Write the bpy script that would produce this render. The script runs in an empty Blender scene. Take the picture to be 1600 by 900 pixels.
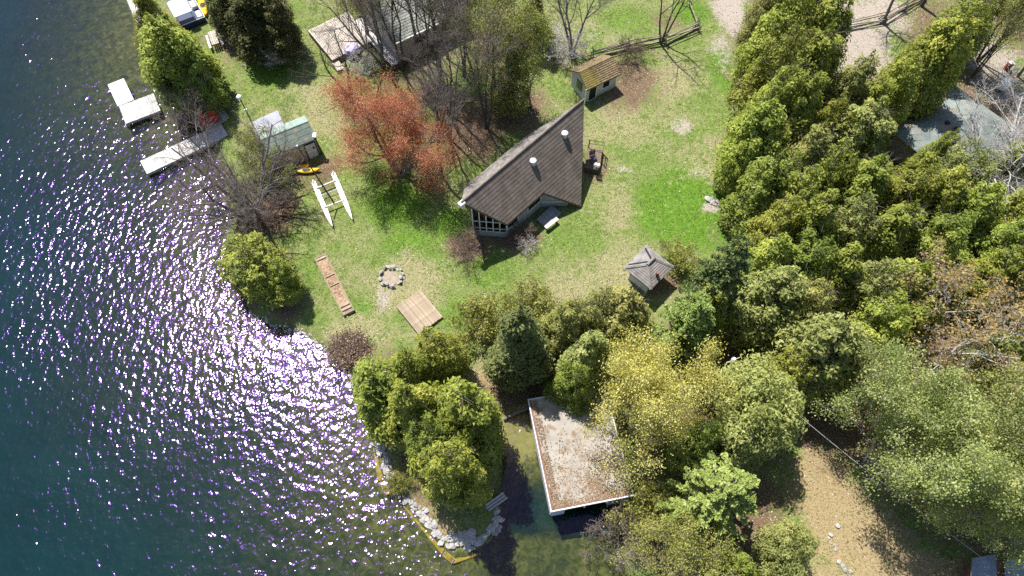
import bpy, math, random
import numpy as np
from mathutils import Vector, Matrix

R = math.radians
C = bpy.context.scene.collection
sc = bpy.context.scene

# ------------------------------------------------------------------ camera
CAM_H, TILT, FPX = 50.0, R(27.0), 1067.0
cam_d = bpy.data.cameras.new("camera")
cam = bpy.data.objects.new("camera", cam_d)
C.objects.link(cam)
cam.location = (0, 0, CAM_H)
cam.rotation_euler = (TILT, 0, 0)
cam_d.sensor_width = 36.0
cam_d.lens = 36.0 * FPX / 1600.0
cam_d.clip_start, cam_d.clip_end = 0.5, 3000
sc.camera = cam

# ------------------------------------------------------------------ light
SUN_AZ, SUN_ZEN = R(33.0), R(28.0)          # azimuth counted from +y towards -x
w = bpy.data.worlds.new("World")
sc.world = w
w.use_nodes = True
nt = w.node_tree
bg = nt.nodes["Background"]
sky = nt.nodes.new("ShaderNodeTexSky")
sky.sky_type = 'NISHITA'
sky.sun_disc = False
sky.sun_elevation = math.pi / 2 - SUN_ZEN
sky.sun_rotation = 2 * math.pi - SUN_AZ
nt.links.new(sky.outputs[0], bg.inputs[0])
bg.inputs[1].default_value = 0.08
sd = bpy.data.lights.new("sun", 'SUN')
sd.energy = 4.6
sd.angle = R(0.53)
sd.color = (1.0, 0.955, 0.88)
sun = bpy.data.objects.new("sun", sd)
C.objects.link(sun)
to_sun = Vector((-math.sin(SUN_AZ) * math.sin(SUN_ZEN), math.cos(SUN_AZ) * math.sin(SUN_ZEN), math.cos(SUN_ZEN)))
sun.rotation_euler = to_sun.to_track_quat('Z', 'Y').to_euler()
sun.location = to_sun * 120
sc.view_settings.view_transform = 'Standard'
sc.view_settings.look = 'None'
sc.view_settings.gamma = 1
sc.view_settings.exposure = 0.97
sc.cycles.use_denoising = False
sc.cycles.max_bounces = 6
sc.cycles.transparent_max_bounces = 12
sc.cycles.sample_clamp_indirect = 6

# ------------------------------------------------------------------ where a photographed point lies on the ground
def at(px, py, z=0.0):
    u, v = (px - 800.0) / FPX, (py - 450.0) / FPX
    d = (u, math.sin(TILT) - v * math.cos(TILT), -math.cos(TILT) - v * math.sin(TILT))
    t = (z - CAM_H) / d[2]
    return Vector((d[0] * t, d[1] * t, z))

# ------------------------------------------------------------------ terrain
SHORE_PX = [(180, -330), (215, -200), (226, -60), (230, 20), (222, 60), (232, 110), (258, 150), (290, 176), (322, 215), (352, 258),
            (350, 300), (360, 335), (350, 370), (358, 420), (378, 462), (392, 492), (428, 512), (474, 520), (502, 540),
            (528, 568), (550, 590), (562, 630), (574, 670), (588, 702), (600, 740), (622, 775), (646, 800), (670, 830),
            (697, 856), (722, 867), (748, 860), (768, 845), (782, 815), (779, 770), (788, 735), (784, 700), (780, 668),
            (796, 646), (832, 632), (872, 640), (905, 668), (945, 720), (974, 790), (983, 826), (972, 856), (978, 900),
            (992, 960), (1010, 1060), (1060, 1200)]
SHORE = [at(*p).to_2d() for p in SHORE_PX]
LAND = np.array([(p.x, p.y) for p in SHORE] + [(60, -90), (600, -400), (600, 700), (-60, 700), (-75, 110)])

def shore_dist(X, Y):
    """signed distance to the shoreline, positive on land"""
    X, Y = np.asarray(X, float), np.asarray(Y, float)
    best = np.full(X.shape, 1e9)
    inside = np.zeros(X.shape, bool)
    n = len(LAND)
    for i in range(n):
        ax, ay = LAND[i]
        bx, by = LAND[(i + 1) % n]
        dx, dy = bx - ax, by - ay
        t = np.clip(((X - ax) * dx + (Y - ay) * dy) / (dx * dx + dy * dy), 0, 1)
        best = np.minimum(best, (X - ax - t * dx) ** 2 + (Y - ay - t * dy) ** 2)
        c = (ay > Y) != (by > Y)
        with np.errstate(divide='ignore', invalid='ignore'):
            inside ^= c & (X < (bx - ax) * (Y - ay) / (by - ay if by != ay else 1e-9) + ax)
    d = np.sqrt(best)
    return np.where(inside, d, -d)

def sst(x):
    x = np.clip(x, 0, 1)
    return x * x * (3 - 2 * x)

def height(X, Y):
    X, Y = np.asarray(X, float), np.asarray(Y, float)
    d = shore_dist(X, Y)
    land = 0.42 * sst(d / 1.3) + 0.5 * sst(d / 14) + 0.012 * np.clip(d - 8, 0, 60)
    land = land + 0.05 * np.sin(X * .55 + 1.3 * np.sin(Y * .31)) * np.sin(Y * .47) * sst(d / 3)
    bed = -0.16 * sst(-d / 0.5) - 0.9 * sst(-d / 9) - 3.0 * sst((-d - 5) / 22)
    return np.where(d > 0, land, np.minimum(bed, bed * 0 - .3 * sst(-d / .8) - 1.5 * sst(-d / 1.6) * sst((10.6 - Y) / 2.6) * sst((Y - 5.6) / 1.8) * (X > -4.5)))

def gz(x, y):
    return float(height(np.array([x]), np.array([y]))[0])

def G(px, py, h=0.0):
    """the point h metres over the ground"""
    z = 0.8 + h
    for _ in range(5):
        p = at(px, py, z)
        z = max(gz(p.x, p.y), 0.0) + h
    return at(px, py, z)

# ------------------------------------------------------------------ mesh helpers
class MB:
    def __init__(self):
        self.v, self.f, self.m = [], [], []
    def add(self, vs, fs, mi=0):
        b = len(self.v)
        self.v += [tuple(p) for p in vs]
        self.f += [tuple(i + b for i in f) for f in fs]
        self.m += [mi] * len(fs)
        return self
    def box(self, c, s, M=None, mi=0):
        hx, hy, hz = s[0] / 2, s[1] / 2, s[2] / 2
        vs = [Vector((x, y, z)) for z in (-hz, hz) for (x, y) in ((-hx, -hy), (hx, -hy), (hx, hy), (-hx, hy))]
        if M is not None:
            vs = [M @ p for p in vs]
        vs = [p + Vector(c) for p in vs]
        return self.add(vs, [(3, 2, 1, 0), (4, 5, 6, 7), (0, 1, 5, 4), (1, 2, 6, 5), (2, 3, 7, 6), (3, 0, 4, 7)], mi)
    def prism(self, poly, z0, z1, mi=0):
        """vertical prism over an xy polygon; z0/z1 numbers or lists"""
        n = len(poly)
        a = 0
        for i in range(n):
            p, q = poly[i], poly[(i + 1) % n]
            a += p[0] * q[1] - q[0] * p[1]
        idx = list(range(n)) if a > 0 else list(range(n))[::-1]
        g = lambda z, i: z[i] if isinstance(z, (list, tuple)) else z
        vs = [(poly[i][0], poly[i][1], g(z0, i)) for i in idx] + [(poly[i][0], poly[i][1], g(z1, i)) for i in idx]
        fs = [tuple(range(n))[::-1], tuple(range(n, 2 * n))] + [(i, (i + 1) % n, n + (i + 1) % n, n + i) for i in range(n)]
        return self.add(vs, fs, mi)
    def slab(self, poly3, th, mi=0):
        """a sheet through 3-D points, th thick downwards"""
        n = len(poly3)
        P = [Vector(p) for p in poly3]
        nrm = Vector((0, 0, 0))
        for i in range(n):
            a, b = P[i], P[(i + 1) % n]
            nrm += a.cross(b)
        if nrm.z < 0:
            P = P[::-1]
        Q = [p - Vector((0, 0, th)) for p in P]
        return self.add(P + Q, [tuple(range(n)), tuple(range(n, 2 * n))[::-1]] + [(n + i, n + (i + 1) % n, (i + 1) % n, i) for i in range(n)], mi)
    def tube(self, pts, rad, sides=6, mi=0, cap=True):
        pts = [Vector(p) for p in pts]
        if not isinstance(rad, (list, tuple)):
            rad = [rad] * len(pts)
        vs, fs = [], []
        for i, p in enumerate(pts):
            d = (pts[min(i + 1, len(pts) - 1)] - pts[max(i - 1, 0)]).normalized()
            a = d.orthogonal().normalized() if i == 0 else (a - d * a.dot(d)).normalized()
            b = d.cross(a)
            for k in range(sides):
                t = 2 * math.pi * k / sides
                vs.append(p + (a * math.cos(t) + b * math.sin(t)) * rad[i])
        for i in range(len(pts) - 1):
            for k in range(sides):
                fs.append((i * sides + k, i * sides + (k + 1) % sides, (i + 1) * sides + (k + 1) % sides, (i + 1) * sides + k))
        if cap:
            fs.append(tuple(range(sides))[::-1])
            fs.append(tuple(range((len(pts) - 1) * sides, len(pts) * sides)))
        return self.add(vs, fs, mi)
    def mesh(self, name, mats, off=(0, 0, 0)):
        me = bpy.data.meshes.new(name)
        o = Vector(off)
        me.from_pydata([tuple(Vector(p) - o) for p in self.v], [], self.f)
        for m in (mats if isinstance(mats, (list, tuple)) else [mats]):
            me.materials.append(m)
        if any(self.m):
            me.polygons.foreach_set('material_index', self.m)
        me.update()
        return me
    def build(self, name, mats, parent=None, off=None, bevel=0):
        if off is None:
            off = parent['_o'] if parent is not None and '_o' in parent else (0, 0, 0)
        o = bpy.data.objects.new(name, self.mesh(name, mats, off))
        C.objects.link(o)
        if parent is not None:
            o.parent = parent
            if '_o' in parent:
                o['_o'] = list(parent['_o'])
        if bevel:
            md = o.modifiers.new('bevel', 'BEVEL')
            md.width, md.segments = bevel, 1
        return o

def tag(o, label=None, cat=None, group=None, kind=None):
    if label: o['label'] = label
    if cat: o['category'] = cat
    if group: o['group'] = group
    if kind: o['kind'] = kind
    return o

def thing(name, loc, label, cat, group=None):
    o = bpy.data.objects.new(name, None)
    o.empty_display_size = .3
    C.objects.link(o)
    o.location = loc
    o['_o'] = [loc[0], loc[1], loc[2]]
    return tag(o, label, cat, group)

def piece(name, me, parent, loc=(0, 0, 0), rot=(0, 0, 0), scale=(1, 1, 1)):
    """a part that shares its mesh; loc in the parent's frame"""
    o = bpy.data.objects.new(name, me)
    C.objects.link(o)
    o.parent = parent
    o.location, o.rotation_euler, o.scale = loc, rot, scale
    return o

def np_mesh(name, V, F, mats, tone=None):
    """V (n,3), F (m,k) all faces of k corners"""
    me = bpy.data.meshes.new(name)
    V = np.asarray(V, np.float32)
    F = np.asarray(F, np.int32)
    m, k = F.shape
    me.vertices.add(len(V))
    me.vertices.foreach_set('co', V.ravel())
    me.loops.add(m * k)
    me.loops.foreach_set('vertex_index', F.ravel())
    me.polygons.add(m)
    me.polygons.foreach_set('loop_start', np.arange(0, m * k, k, dtype=np.int32))
    me.polygons.foreach_set('loop_total', np.full(m, k, np.int32))
    for mt in (mats if isinstance(mats, (list, tuple)) else [mats]):
        me.materials.append(mt)
    if tone is not None:
        a = me.attributes.new('tone', 'FLOAT', 'FACE')
        a.data.foreach_set('value', np.asarray(tone, np.float32))
    me.update(calc_edges=True)
    return me

# ------------------------------------------------------------------ materials
def new_mat(name):
    m = bpy.data.materials.new(name)
    m.use_nodes = True
    n = m.node_tree.nodes
    return m, m.node_tree, n, n["Principled BSDF"]

def N(nt, t, **kw):
    n = nt.nodes.new(t)
    for k, v in kw.items():
        if k in n.inputs.keys():
            n.inputs[k].default_value = v
        else:
            setattr(n, k, v)
    return n

def noise(nt, scale, detail=4, rough=.55, vec=None, dist=0.0):
    n = N(nt, 'ShaderNodeTexNoise')
    n.inputs['Scale'].default_value = scale
    n.inputs['Detail'].default_value = detail
    n.inputs['Roughness'].default_value = rough
    n.inputs['Distortion'].default_value = dist
    if vec is not None:
        nt.links.new(vec, n.inputs['Vector'])
    return n

def ramp(nt, src, stops):
    r = N(nt, 'ShaderNodeValToRGB')
    e = r.color_ramp.elements
    while len(e) < len(stops):
        e.new(0.5)
    for i, (p, c) in enumerate(stops):
        e[i].position = p
        e[i].color = (*c, 1) if len(c) == 3 else c
    nt.links.new(src, r.inputs[0])
    return r

def mixc(nt, fac, a, b, mode='MIX'):
    n = N(nt, 'ShaderNodeMix', data_type='RGBA', blend_type=mode)
    for s, i in ((fac, 0), (a, 6), (b, 7)):
        if isinstance(s, (int, float)):
            n.inputs[i].default_value = s
        elif isinstance(s, tuple):
            n.inputs[i].default_value = (*s, 1)
        else:
            nt.links.new(s, n.inputs[i])
    return n.outputs[2]

def math_n(nt, op, a, b=None, clamp=False):
    n = N(nt, 'ShaderNodeMath', operation=op, use_clamp=clamp)
    for i, s in enumerate((a, b)):
        if s is None: continue
        if isinstance(s, (int, float)): n.inputs[i].default_value = s
        else: nt.links.new(s, n.inputs[i])
    return n.outputs[0]

def surf(name, c1, c2=None, scale=4.0, rough=.8, bump=0.0, bscale=None, spec=.3, c3=None, stretch=(1, 1, 1), metal=0.0, lo=.35, hi=.68, s3=None, rnd=0.0):
    m, nt, n, b = new_mat(name)
    tc = N(nt, 'ShaderNodeTexCoord')
    mp = N(nt, 'ShaderNodeMapping')
    mp.inputs['Scale'].default_value = stretch
    nt.links.new(tc.outputs['Object'], mp.inputs[0])
    vec = mp.outputs[0]
    col = None
    if c2 is not None:
        n1 = noise(nt, scale, 6, .6, vec)
        col = ramp(nt, n1.outputs[0], [(lo, c1), (hi, c2)]).outputs[0]
        if c3 is not None:
            n2 = noise(nt, s3 or scale * 3.1, 5, .65, vec)
            f = ramp(nt, n2.outputs[0], [(.52, (0, 0, 0)), (.66, (1, 1, 1))])
            col = mixc(nt, f.outputs[0], col, c3)
    if rnd:
        oi = N(nt, 'ShaderNodeObjectInfo')
        hs = N(nt, 'ShaderNodeHueSaturation')
        v = math_n(nt, 'MULTIPLY_ADD', oi.outputs['Random'], rnd * 2)
        v.node.inputs[2].default_value = 1 - rnd
        nt.links.new(v, hs.inputs['Value'])
        if col is not None: nt.links.new(col, hs.inputs['Color'])
        else: hs.inputs['Color'].default_value = (*c1, 1)
        col = hs.outputs[0]
    if col is not None:
        nt.links.new(col, b.inputs['Base Color'])
    else:
        b.inputs['Base Color'].default_value = (*c1, 1)
    b.inputs['Roughness'].default_value = rough
    b.inputs['Specular IOR Level'].default_value = spec
    b.inputs['Metallic'].default_value = metal
    if bump:
        nb = noise(nt, bscale or scale * 4, 5, .6, vec)
        bp = N(nt, 'ShaderNodeBump')
        bp.inputs['Strength'].default_value = 1
        bp.inputs['Distance'].default_value = bump
        nt.links.new(nb.outputs[0], bp.inputs['Height'])
        nt.links.new(bp.outputs[0], b.inputs['Normal'])
    return m

def leaf_mat(name, ca, cb, cc=None, trans=.42, hue=.03, val=.2, rough=.55):
    """foliage: colour from the leaf's own tone, shifted a little per tree"""
    m, nt, n, b = new_mat(name)
    at_ = N(nt, 'ShaderNodeAttribute', attribute_name='tone')
    stops = [(0.0, ca), (1.0, cb)] if cc is None else [(0.0, ca), (.55, cb), (1.0, cc)]
    col = ramp(nt, at_.outputs['Fac'], stops).outputs[0]
    oi = N(nt, 'ShaderNodeObjectInfo')
    hs = N(nt, 'ShaderNodeHueSaturation')
    nt.links.new(col, hs.inputs['Color'])
    h = math_n(nt, 'MULTIPLY_ADD', oi.outputs['Random'], hue * 2)
    h.node.inputs[2].default_value = .5 - hue
    nt.links.new(h, hs.inputs['Hue'])
    r2 = math_n(nt, 'FRACT', math_n(nt, 'MULTIPLY', oi.outputs['Random'], 17.3))
    v = math_n(nt, 'MULTIPLY_ADD', r2, val * 2)
    v.node.inputs[2].default_value = 1 - val
    nt.links.new(v, hs.inputs['Value'])
    nt.links.new(hs.outputs[0], b.inputs['Base Color'])
    b.inputs['Roughness'].default_value = rough
    b.inputs['Specular IOR Level'].default_value = .25
    tr = N(nt, 'ShaderNodeBsdfTranslucent')
    nt.links.new(hs.outputs[0], tr.inputs[0])
    mx = N(nt, 'ShaderNodeMixShader')
    mx.inputs[0].default_value = trans
    out = n["Material Output"]
    nt.links.new(b.outputs[0], mx.inputs[1])
    nt.links.new(tr.outputs[0], mx.inputs[2])
    nt.links.new(mx.outputs[0], out.inputs[0])
    return m

MAT = {}
MAT['bark'] = surf('bark', (.055, .045, .038), (.13, .11, .095), 9, .9, .02, 30)
MAT['bark_grey'] = surf('bark_grey', (.11, .10, .095), (.26, .24, .23), 8, .9, .02, 30)
MAT['bark_pale'] = surf('bark_pale', (.30, .285, .275), (.52, .49, .47), 8, .85, .01, 30)
MAT['twig'] = surf('twig', (.12, .095, .085), (.24, .20, .18), 5, .9)
MAT['twig_brown'] = surf('twig_brown', (.10, .07, .055), (.22, .16, .13), 5, .9)
MAT['twig_pale'] = surf('twig_pale', (.38, .36, .345), (.60, .57, .55), 5, .85)
MAT['cedar'] = leaf_mat('cedar', (.11, .150, .026), (.325, .375, .060), (.54, .545, .135), hue=.018)
MAT['cedar_pale'] = leaf_mat('cedar_pale', (.14, .175, .048), (.345, .385, .115), (.55, .55, .23), hue=.015)
MAT['cedar_rust'] = leaf_mat('cedar_rust', (.125, .145, .042), (.33, .345, .095), (.54, .51, .19), hue=.015)
MAT['cedar_deep'] = leaf_mat('cedar_deep', (.07, .09, .03), (.20, .225, .075), (.35, .36, .14), hue=.015)
MAT['cedar_dark'] = leaf_mat('cedar_dark', (.04, .05, .016), (.11, .115, .034), (.20, .19, .065), hue=.015)
MAT['pine'] = leaf_mat('pine', (.05, .088, .030), (.145, .205, .066), (.27, .34, .115), hue=.02, trans=.15)
MAT['pine_pale'] = leaf_mat('pine_pale', (.11, .155, .032), (.29, .36, .085), (.48, .54, .18), hue=.015, trans=.2)  # pale green needles of the firs
MAT['bud_red'] = leaf_mat('bud_red', (.30, .085, .048), (.52, .19, .105), (.66, .37, .23), hue=.01)
MAT['bud_yellow'] = leaf_mat('bud_yellow', (.31, .29, .055), (.55, .52, .13), (.70, .67, .27), hue=.01)
MAT['bud_lime'] = leaf_mat('bud_lime', (.16, .19, .035), (.32, .34, .075), (.46, .46, .15), hue=.015)
MAT['bud_tan'] = leaf_mat('bud_tan', (.20, .13, .045), (.36, .25, .08), (.46, .36, .15), hue=.012)
# ------------------------------------------------------------------ ground sheet
def axis(lo, a, b, hi, step, grow=1.35):
    xs = list(np.arange(a, b + 1e-6, step))
    s, x = step, a
    left = []
    while x > lo:
        s *= grow; x -= s; left.append(x)
    s, x = step, b
    right = []
    while x < hi:
        s *= grow; x += s; right.append(x)
    return np.array(left[::-1] + xs + right)

gx = axis(-700, -50, 52, 700, .4)
gy = axis(-700, -12, 66, 900, .4)
GX, GY = np.meshgrid(gx, gy)
GZ = height(GX, GY)
GD = shore_dist(GX, GY)

def blob(px, py, rx, ry, ang=0):
    """soft patch of ground round a photographed place (radii in photo pixels)"""
    c, e = G(px, py), G(px + 10, py)
    k = (e - c).length / 10
    f = (G(px, py + 10) - c).length / 10
    a = R(ang)
    dx, dy = (GX - c.x) / k, -(GY - c.y) / f
    u = (dx * math.cos(a) + dy * math.sin(a)) / rx
    v = (-dx * math.sin(a) + dy * math.cos(a)) / ry
    return 1 - sst((np.sqrt(u * u + v * v) - .25) / 1.25)

def paint(lst):
    m = np.zeros(GX.shape)
    for b in lst:
        s = b[5] if len(b) > 5 else 1
        m = np.maximum(m, blob(*b[:5]) * s)
    return m

lush = paint([(1075, 300, 60, 50, 0), (1030, 310, 50, 40, 0, .8), (1100, 345, 60, 40, 0), (1040, 345, 50, 35, 0), (1095, 350, 70, 45, 0), (1135, 110, 30, 45, 0, .9), (620, 320, 60, 45, 0, .9), (420, 110, 40, 30, 20, .9),
              (395, 95, 30, 18, 0, .8), (680, 400, 80, 30, 0, .5), (760, 420, 60, 40, 0, .6), (560, 480, 30, 20, 0, .6), (720, 490, 50, 40, 0, .55), (1080, 20, 35, 25, 0, .8), (880, 370, 60, 30, 0, .5),
              (700, 350, 40, 30, 0, .8), (450, 20, 30, 25, 0, .7), (980, 30, 60, 30, 0, .5), (1000, 230, 40, 60, 0, .45), (640, 380, 60, 40, 0, .7), (595, 280, 40, 30, 0, .6), (485, 430, 20, 40, 0, .5)])
dry = paint([(955, 320, 40, 50, 0, .6), (980, 190, 70, 50, 0, .7), (640, 440, 60, 50, 0, .9), (560, 520, 60, 30, 0, .8), (880, 470, 80, 40, 0, .9), (1110, 250, 60, 50, 0, .6),
             (500, 170, 60, 60, 0, .7), (960, 430, 80, 40, 0, .8), (1050, 130, 60, 40, 0, .7), (1170, 320, 20, 70, 0, .8), (860, 60, 90, 60, 0, .6), (760, 610, 40, 40, 0, .9)])
litter = paint([(740, 200, 60, 60, 0, .9), (800, 170, 60, 50, 0, .9), (650, 130, 70, 60, 0, .6), (980, 130, 60, 50, 0, .8), (1040, 30, 30, 20, 0, .5), (1000, 140, 30, 30, 0, .6),
                (1240, 480, 120, 90, 0), (1350, 400, 200, 140, 0), (1500, 500, 150, 150, 0), (1200, 560, 120, 80, 0), (1290, 650, 100, 60, 20), (1450, 650, 200, 120, 0), (1090, 570, 60, 80, 0), (960, 560, 80, 80, 0),
                (1100, 700, 90, 80, 0), (1080, 830, 110, 90, 0), (1200, 800, 50, 60, 0, .8), (1520, 770, 110, 110, 0), (1300, 250, 160, 120, 0), (1400, 180, 120, 100, 0), (1550, 160, 80, 120, 0, .8), (1230, 130, 90, 150, 0),
                (730, 385, 40, 24, 0, .9), (800, 372, 60, 18, 0, .8), (425, 330, 50, 40, 0, .9), (500, 270, 45, 30, 0, .7), (545, 550, 40, 30, 0), (690, 700, 80, 100, 0, .9), (610, 600, 60, 60, 0, .8), (810, 620, 60, 40, 0, .9),
                (400, 430, 60, 60, 0, .9), (400, 40, 70, 60, 0, .8), (265, 90, 60, 70, 0, .7), (900, 600, 60, 60, 0, .9), (780, 60, 70, 60, 0, .7), (640, 20, 90, 60, 0, .8), (1480, 60, 80, 80, 0, .8), (1580, 40, 50, 60, 0, .6), (930, 260, 25, 30, 0, .7), (450, 480, 30, 30, 0, .8), (1040, 440, 40, 20, 0, .7)])
sand = paint([(1140, 15, 28, 40, 0), (1140, -60, 30, 60, 0), (1340, 70, 60, 60, 0, .95), (1310, 20, 40, 40, 0, .9), (1370, 20, 60, 40, 0, .8), (1340, 110, 50, 40, 0, .7),
              (1110, 325, 16, 8, 0, .9), (1095, 270, 20, 5, 0, .7), (1065, 200, 22, 14, 0, .7), (1130, 290, 10, 14, 0, .6), (1160, 345, 10, 30, 0, .7), (975, 265, 16, 6, 0, .7), (1130, 80, 22, 30, 0, .5),
              (1560, 110, 50, 60, 0, .7), (1115, 75, 14, 8, 0, .5), (612, 433, 12, 10, 0, .7), (600, 460, 16, 30, 0, .45)])
field = paint([(1300, 790, 60, 80, 0), (1340, 850, 90, 80, 0), (1420, 900, 120, 50, 0), (1260, 740, 30, 30, 0, .9), (1360, 930, 160, 60, 0), (765, 600, 26, 40, 0, .9), (655, 790, 40, 16, 40, .7), (700, 830, 40, 16, 45, .8), (1280, 720, 40, 40, 0, .8)])
pond = paint([(815, 675, 45, 50, 0)])

gm, nt, n, b = new_mat('ground_cover')
def gattr(k):
    return N(nt, 'ShaderNodeAttribute', attribute_name=k).outputs['Fac']
tc = N(nt, 'ShaderNodeTexCoord'); ov = tc.outputs['Object']
nA = noise(nt, .55, 6, .62, ov); nB = noise(nt, 2.6, 6, .68, ov); nC = noise(nt, 9, 5, .7, ov); nD = noise(nt, 28, 3, .7, ov)
grassy = ramp(nt, nB.outputs[0], [(.3, (.080, .125, .026)), (.5, (.138, .195, .046)), (.7, (.235, .262, .098))]).outputs[0]
lushc = ramp(nt, nB.outputs[0], [(.3, (.062, .130, .014)), (.55, (.105, .205, .022)), (.75, (.175, .265, .048))]).outputs[0]
dryc = ramp(nt, nC.outputs[0], [(.3, (.175, .165, .075)), (.5, (.265, .245, .125)), (.72, (.38, .345, .215))]).outputs[0]
litc = ramp(nt, nC.outputs[0], [(.3, (.055, .038, .026)), (.48, (.135, .09, .058)), (.6, (.21, .145, .10)), (.75, (.36, .27, .21))]).outputs[0]
sandc = ramp(nt, nC.outputs[0], [(.3, (.22, .18, .15)), (.5, (.34, .29, .25)), (.7, (.45, .40, .35))]).outputs[0]
fieldc = ramp(nt, nC.outputs[0], [(.3, (.19, .14, .075)), (.5, (.30, .23, .125)), (.7, (.40, .315, .185))]).outputs[0]
def masked(k, gain=1.0):
    s = None
    for nn, kk in ((nA, 1.5), (nB, 1.7), (nC, 1.3)):
        t_ = math_n(nt, 'MULTIPLY', math_n(nt, 'SUBTRACT', nn.outputs[0], .5), kk)
        s = t_ if s is None else math_n(nt, 'ADD', s, t_)
    s = math_n(nt, 'ADD', s, math_n(nt, 'MULTIPLY', gattr(k), 1.12))
    return math_n(nt, 'MULTIPLY', math_n(nt, 'SUBTRACT', s, .28), 1.9, clamp=True)
col = grassy
wild = ramp(nt, nA.outputs[0], [(.42, (0, 0, 0)), (.6, (1, 1, 1))]).outputs[0]
col = mixc(nt, math_n(nt, 'MULTIPLY', wild, .55), col, dryc)
for k, c in (('lush', lushc), ('dry', dryc), ('field', fieldc), ('litter', litc), ('sand', sandc)):
    col = mixc(nt, masked(k), col, c)
fine = ramp(nt, nD.outputs[0], [(.25, (.74, .74, .74)), (.75, (1.26, 1.26, 1.26))]).outputs[0]
col = mixc(nt, 1.0, col, fine, 'MULTIPLY')
# below the water line: silt, weed and pale sand in the slip
bedn = noise(nt, 1.5, 8, .74, ov, .8)
bedc = ramp(nt, bedn.outputs[0], [(.3, (.020, .030, .012)), (.48, (.078, .092, .030)), (.66, (.22, .215, .09))]).outputs[0]
pondc = ramp(nt, nB.outputs[0], [(.3, (.27, .255, .10)), (.7, (.40, .37, .17))]).outputs[0]
bedc = mixc(nt, masked('pond'), bedc, pondc)
col = mixc(nt, math_n(nt, 'MULTIPLY', math_n(nt, 'ADD', gattr('wet'), 0.0), 1, clamp=True), col, bedc)
nt.links.new(col, b.inputs['Base Color'])
b.inputs['Roughness'].default_value = .95
b.inputs['Specular IOR Level'].default_value = .1
bp = N(nt, 'ShaderNodeBump'); bp.inputs['Distance'].default_value = .07; bp.inputs['Strength'].default_value = 1
nt.links.new(math_n(nt, 'ADD', nC.outputs[0], math_n(nt, 'MULTIPLY', nD.outputs[0], .5)), bp.inputs['Height'])
nt.links.new(bp.outputs[0], b.inputs['Normal'])

def grid_faces(ny, nx):
    i = np.arange(ny * nx).reshape(ny, nx)
    return np.stack([i[:-1, :-1], i[:-1, 1:], i[1:, 1:], i[1:, :-1]], -1).reshape(-1, 4)

me = np_mesh('ground', np.stack([GX, GY, GZ], -1).reshape(-1, 3), grid_faces(*GX.shape), gm)
for k, a in (('lush', lush), ('dry', dry), ('litter', litter), ('sand', sand), ('field', field), ('pond', pond), ('wet', 1 - sst((GZ + .02) / .16))):
    t = me.attributes.new(k, 'FLOAT', 'POINT')
    t.data.foreach_set('value', a.astype(np.float32).ravel())
me.polygons.foreach_set('use_smooth', np.ones(len(me.polygons), bool))
ground = bpy.data.objects.new('ground', me); C.objects.link(ground); tag(ground, kind='structure')

# ------------------------------------------------------------------ water
wm, nt, n, b = new_mat('lake_water')
n.remove(b)
out = n["Material Output"]
tc = N(nt, 'ShaderNodeTexCoord'); ov = tc.outputs['Object']
dep = N(nt, 'ShaderNodeAttribute', attribute_name='depth').outputs['Fac']
def mapped(sx, sy, rot=0):
    mp = N(nt, 'ShaderNodeMapping'); mp.inputs['Scale'].default_value = (sx, sy, 1); mp.inputs['Rotation'].default_value = (0, 0, R(rot))
    nt.links.new(ov, mp.inputs[0]); return mp.outputs[0]
w1 = noise(nt, 1.0, 2, .5, mapped(1.5, .8, -12), .3)
w2 = noise(nt, 1.0, 2, .5, mapped(2.0, 1.5, 8), .2)
w3 = noise(nt, 1.0, 1, .5, mapped(4.6, 3.2, -20))
patch = noise(nt, .11, 3, .5, ov)
hgt = math_n(nt, 'ADD', math_n(nt, 'MULTIPLY', w1.outputs[0], .06), math_n(nt, 'ADD', math_n(nt, 'MULTIPLY', w2.outputs[0], .108), math_n(nt, 'MULTIPLY', w3.outputs[0], .012)))
gain = ramp(nt, patch.outputs[0], [(.3, (.65, .65, .65)), (.7, (1.2, 1.2, 1.2))]).outputs[0]
hgt = math_n(nt, 'MULTIPLY', math_n(nt, 'MULTIPLY', hgt, gain), N(nt, 'ShaderNodeAttribute', attribute_name='open_water').outputs['Fac'])
bp = N(nt, 'ShaderNodeBump'); bp.inputs['Strength'].default_value = 1; bp.inputs['Distance'].default_value = 1.0
nt.links.new(hgt, bp.inputs['Height'])
fr = N(nt, 'ShaderNodeFresnel'); fr.inputs['IOR'].default_value = 1.42
nt.links.new(bp.outputs[0], fr.inputs['Normal'])
gl = N(nt, 'ShaderNodeBsdfGlossy'); gl.distribution = 'BECKMANN'; gl.inputs['Roughness'].default_value = .14; gl.inputs['Color'].default_value = (.95, .85, 1, 1)
nt.links.new(bp.outputs[0], gl.inputs['Normal'])
gl2 = N(nt, 'ShaderNodeBsdfGlossy'); gl2.distribution = 'BECKMANN'; gl2.inputs['Roughness'].default_value = .22; gl2.inputs['Color'].default_value = (.35, .10, 1, 1)  # halo round sun glints, put into a violet reflection tint
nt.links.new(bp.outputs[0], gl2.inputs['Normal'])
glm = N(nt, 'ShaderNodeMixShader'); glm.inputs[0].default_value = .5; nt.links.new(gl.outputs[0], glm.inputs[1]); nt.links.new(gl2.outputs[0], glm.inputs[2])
turb = noise(nt, .16, 5, .6, ov)
body = ramp(nt, turb.outputs[0], [(.3, (.0016, .015, .016)), (.7, (.0026, .024, .025))]).outputs[0]
near = ramp(nt, noise(nt, .9, 6, .68, ov, .5).outputs[0], [(.32, (.008, .022, .009)), (.68, (.026, .046, .015))]).outputs[0]
deepf = math_n(nt, 'SUBTRACT', 1.0, math_n(nt, 'EXPONENT', math_n(nt, 'MULTIPLY', dep, -.75)))
body = mixc(nt, deepf, near, body)
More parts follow.
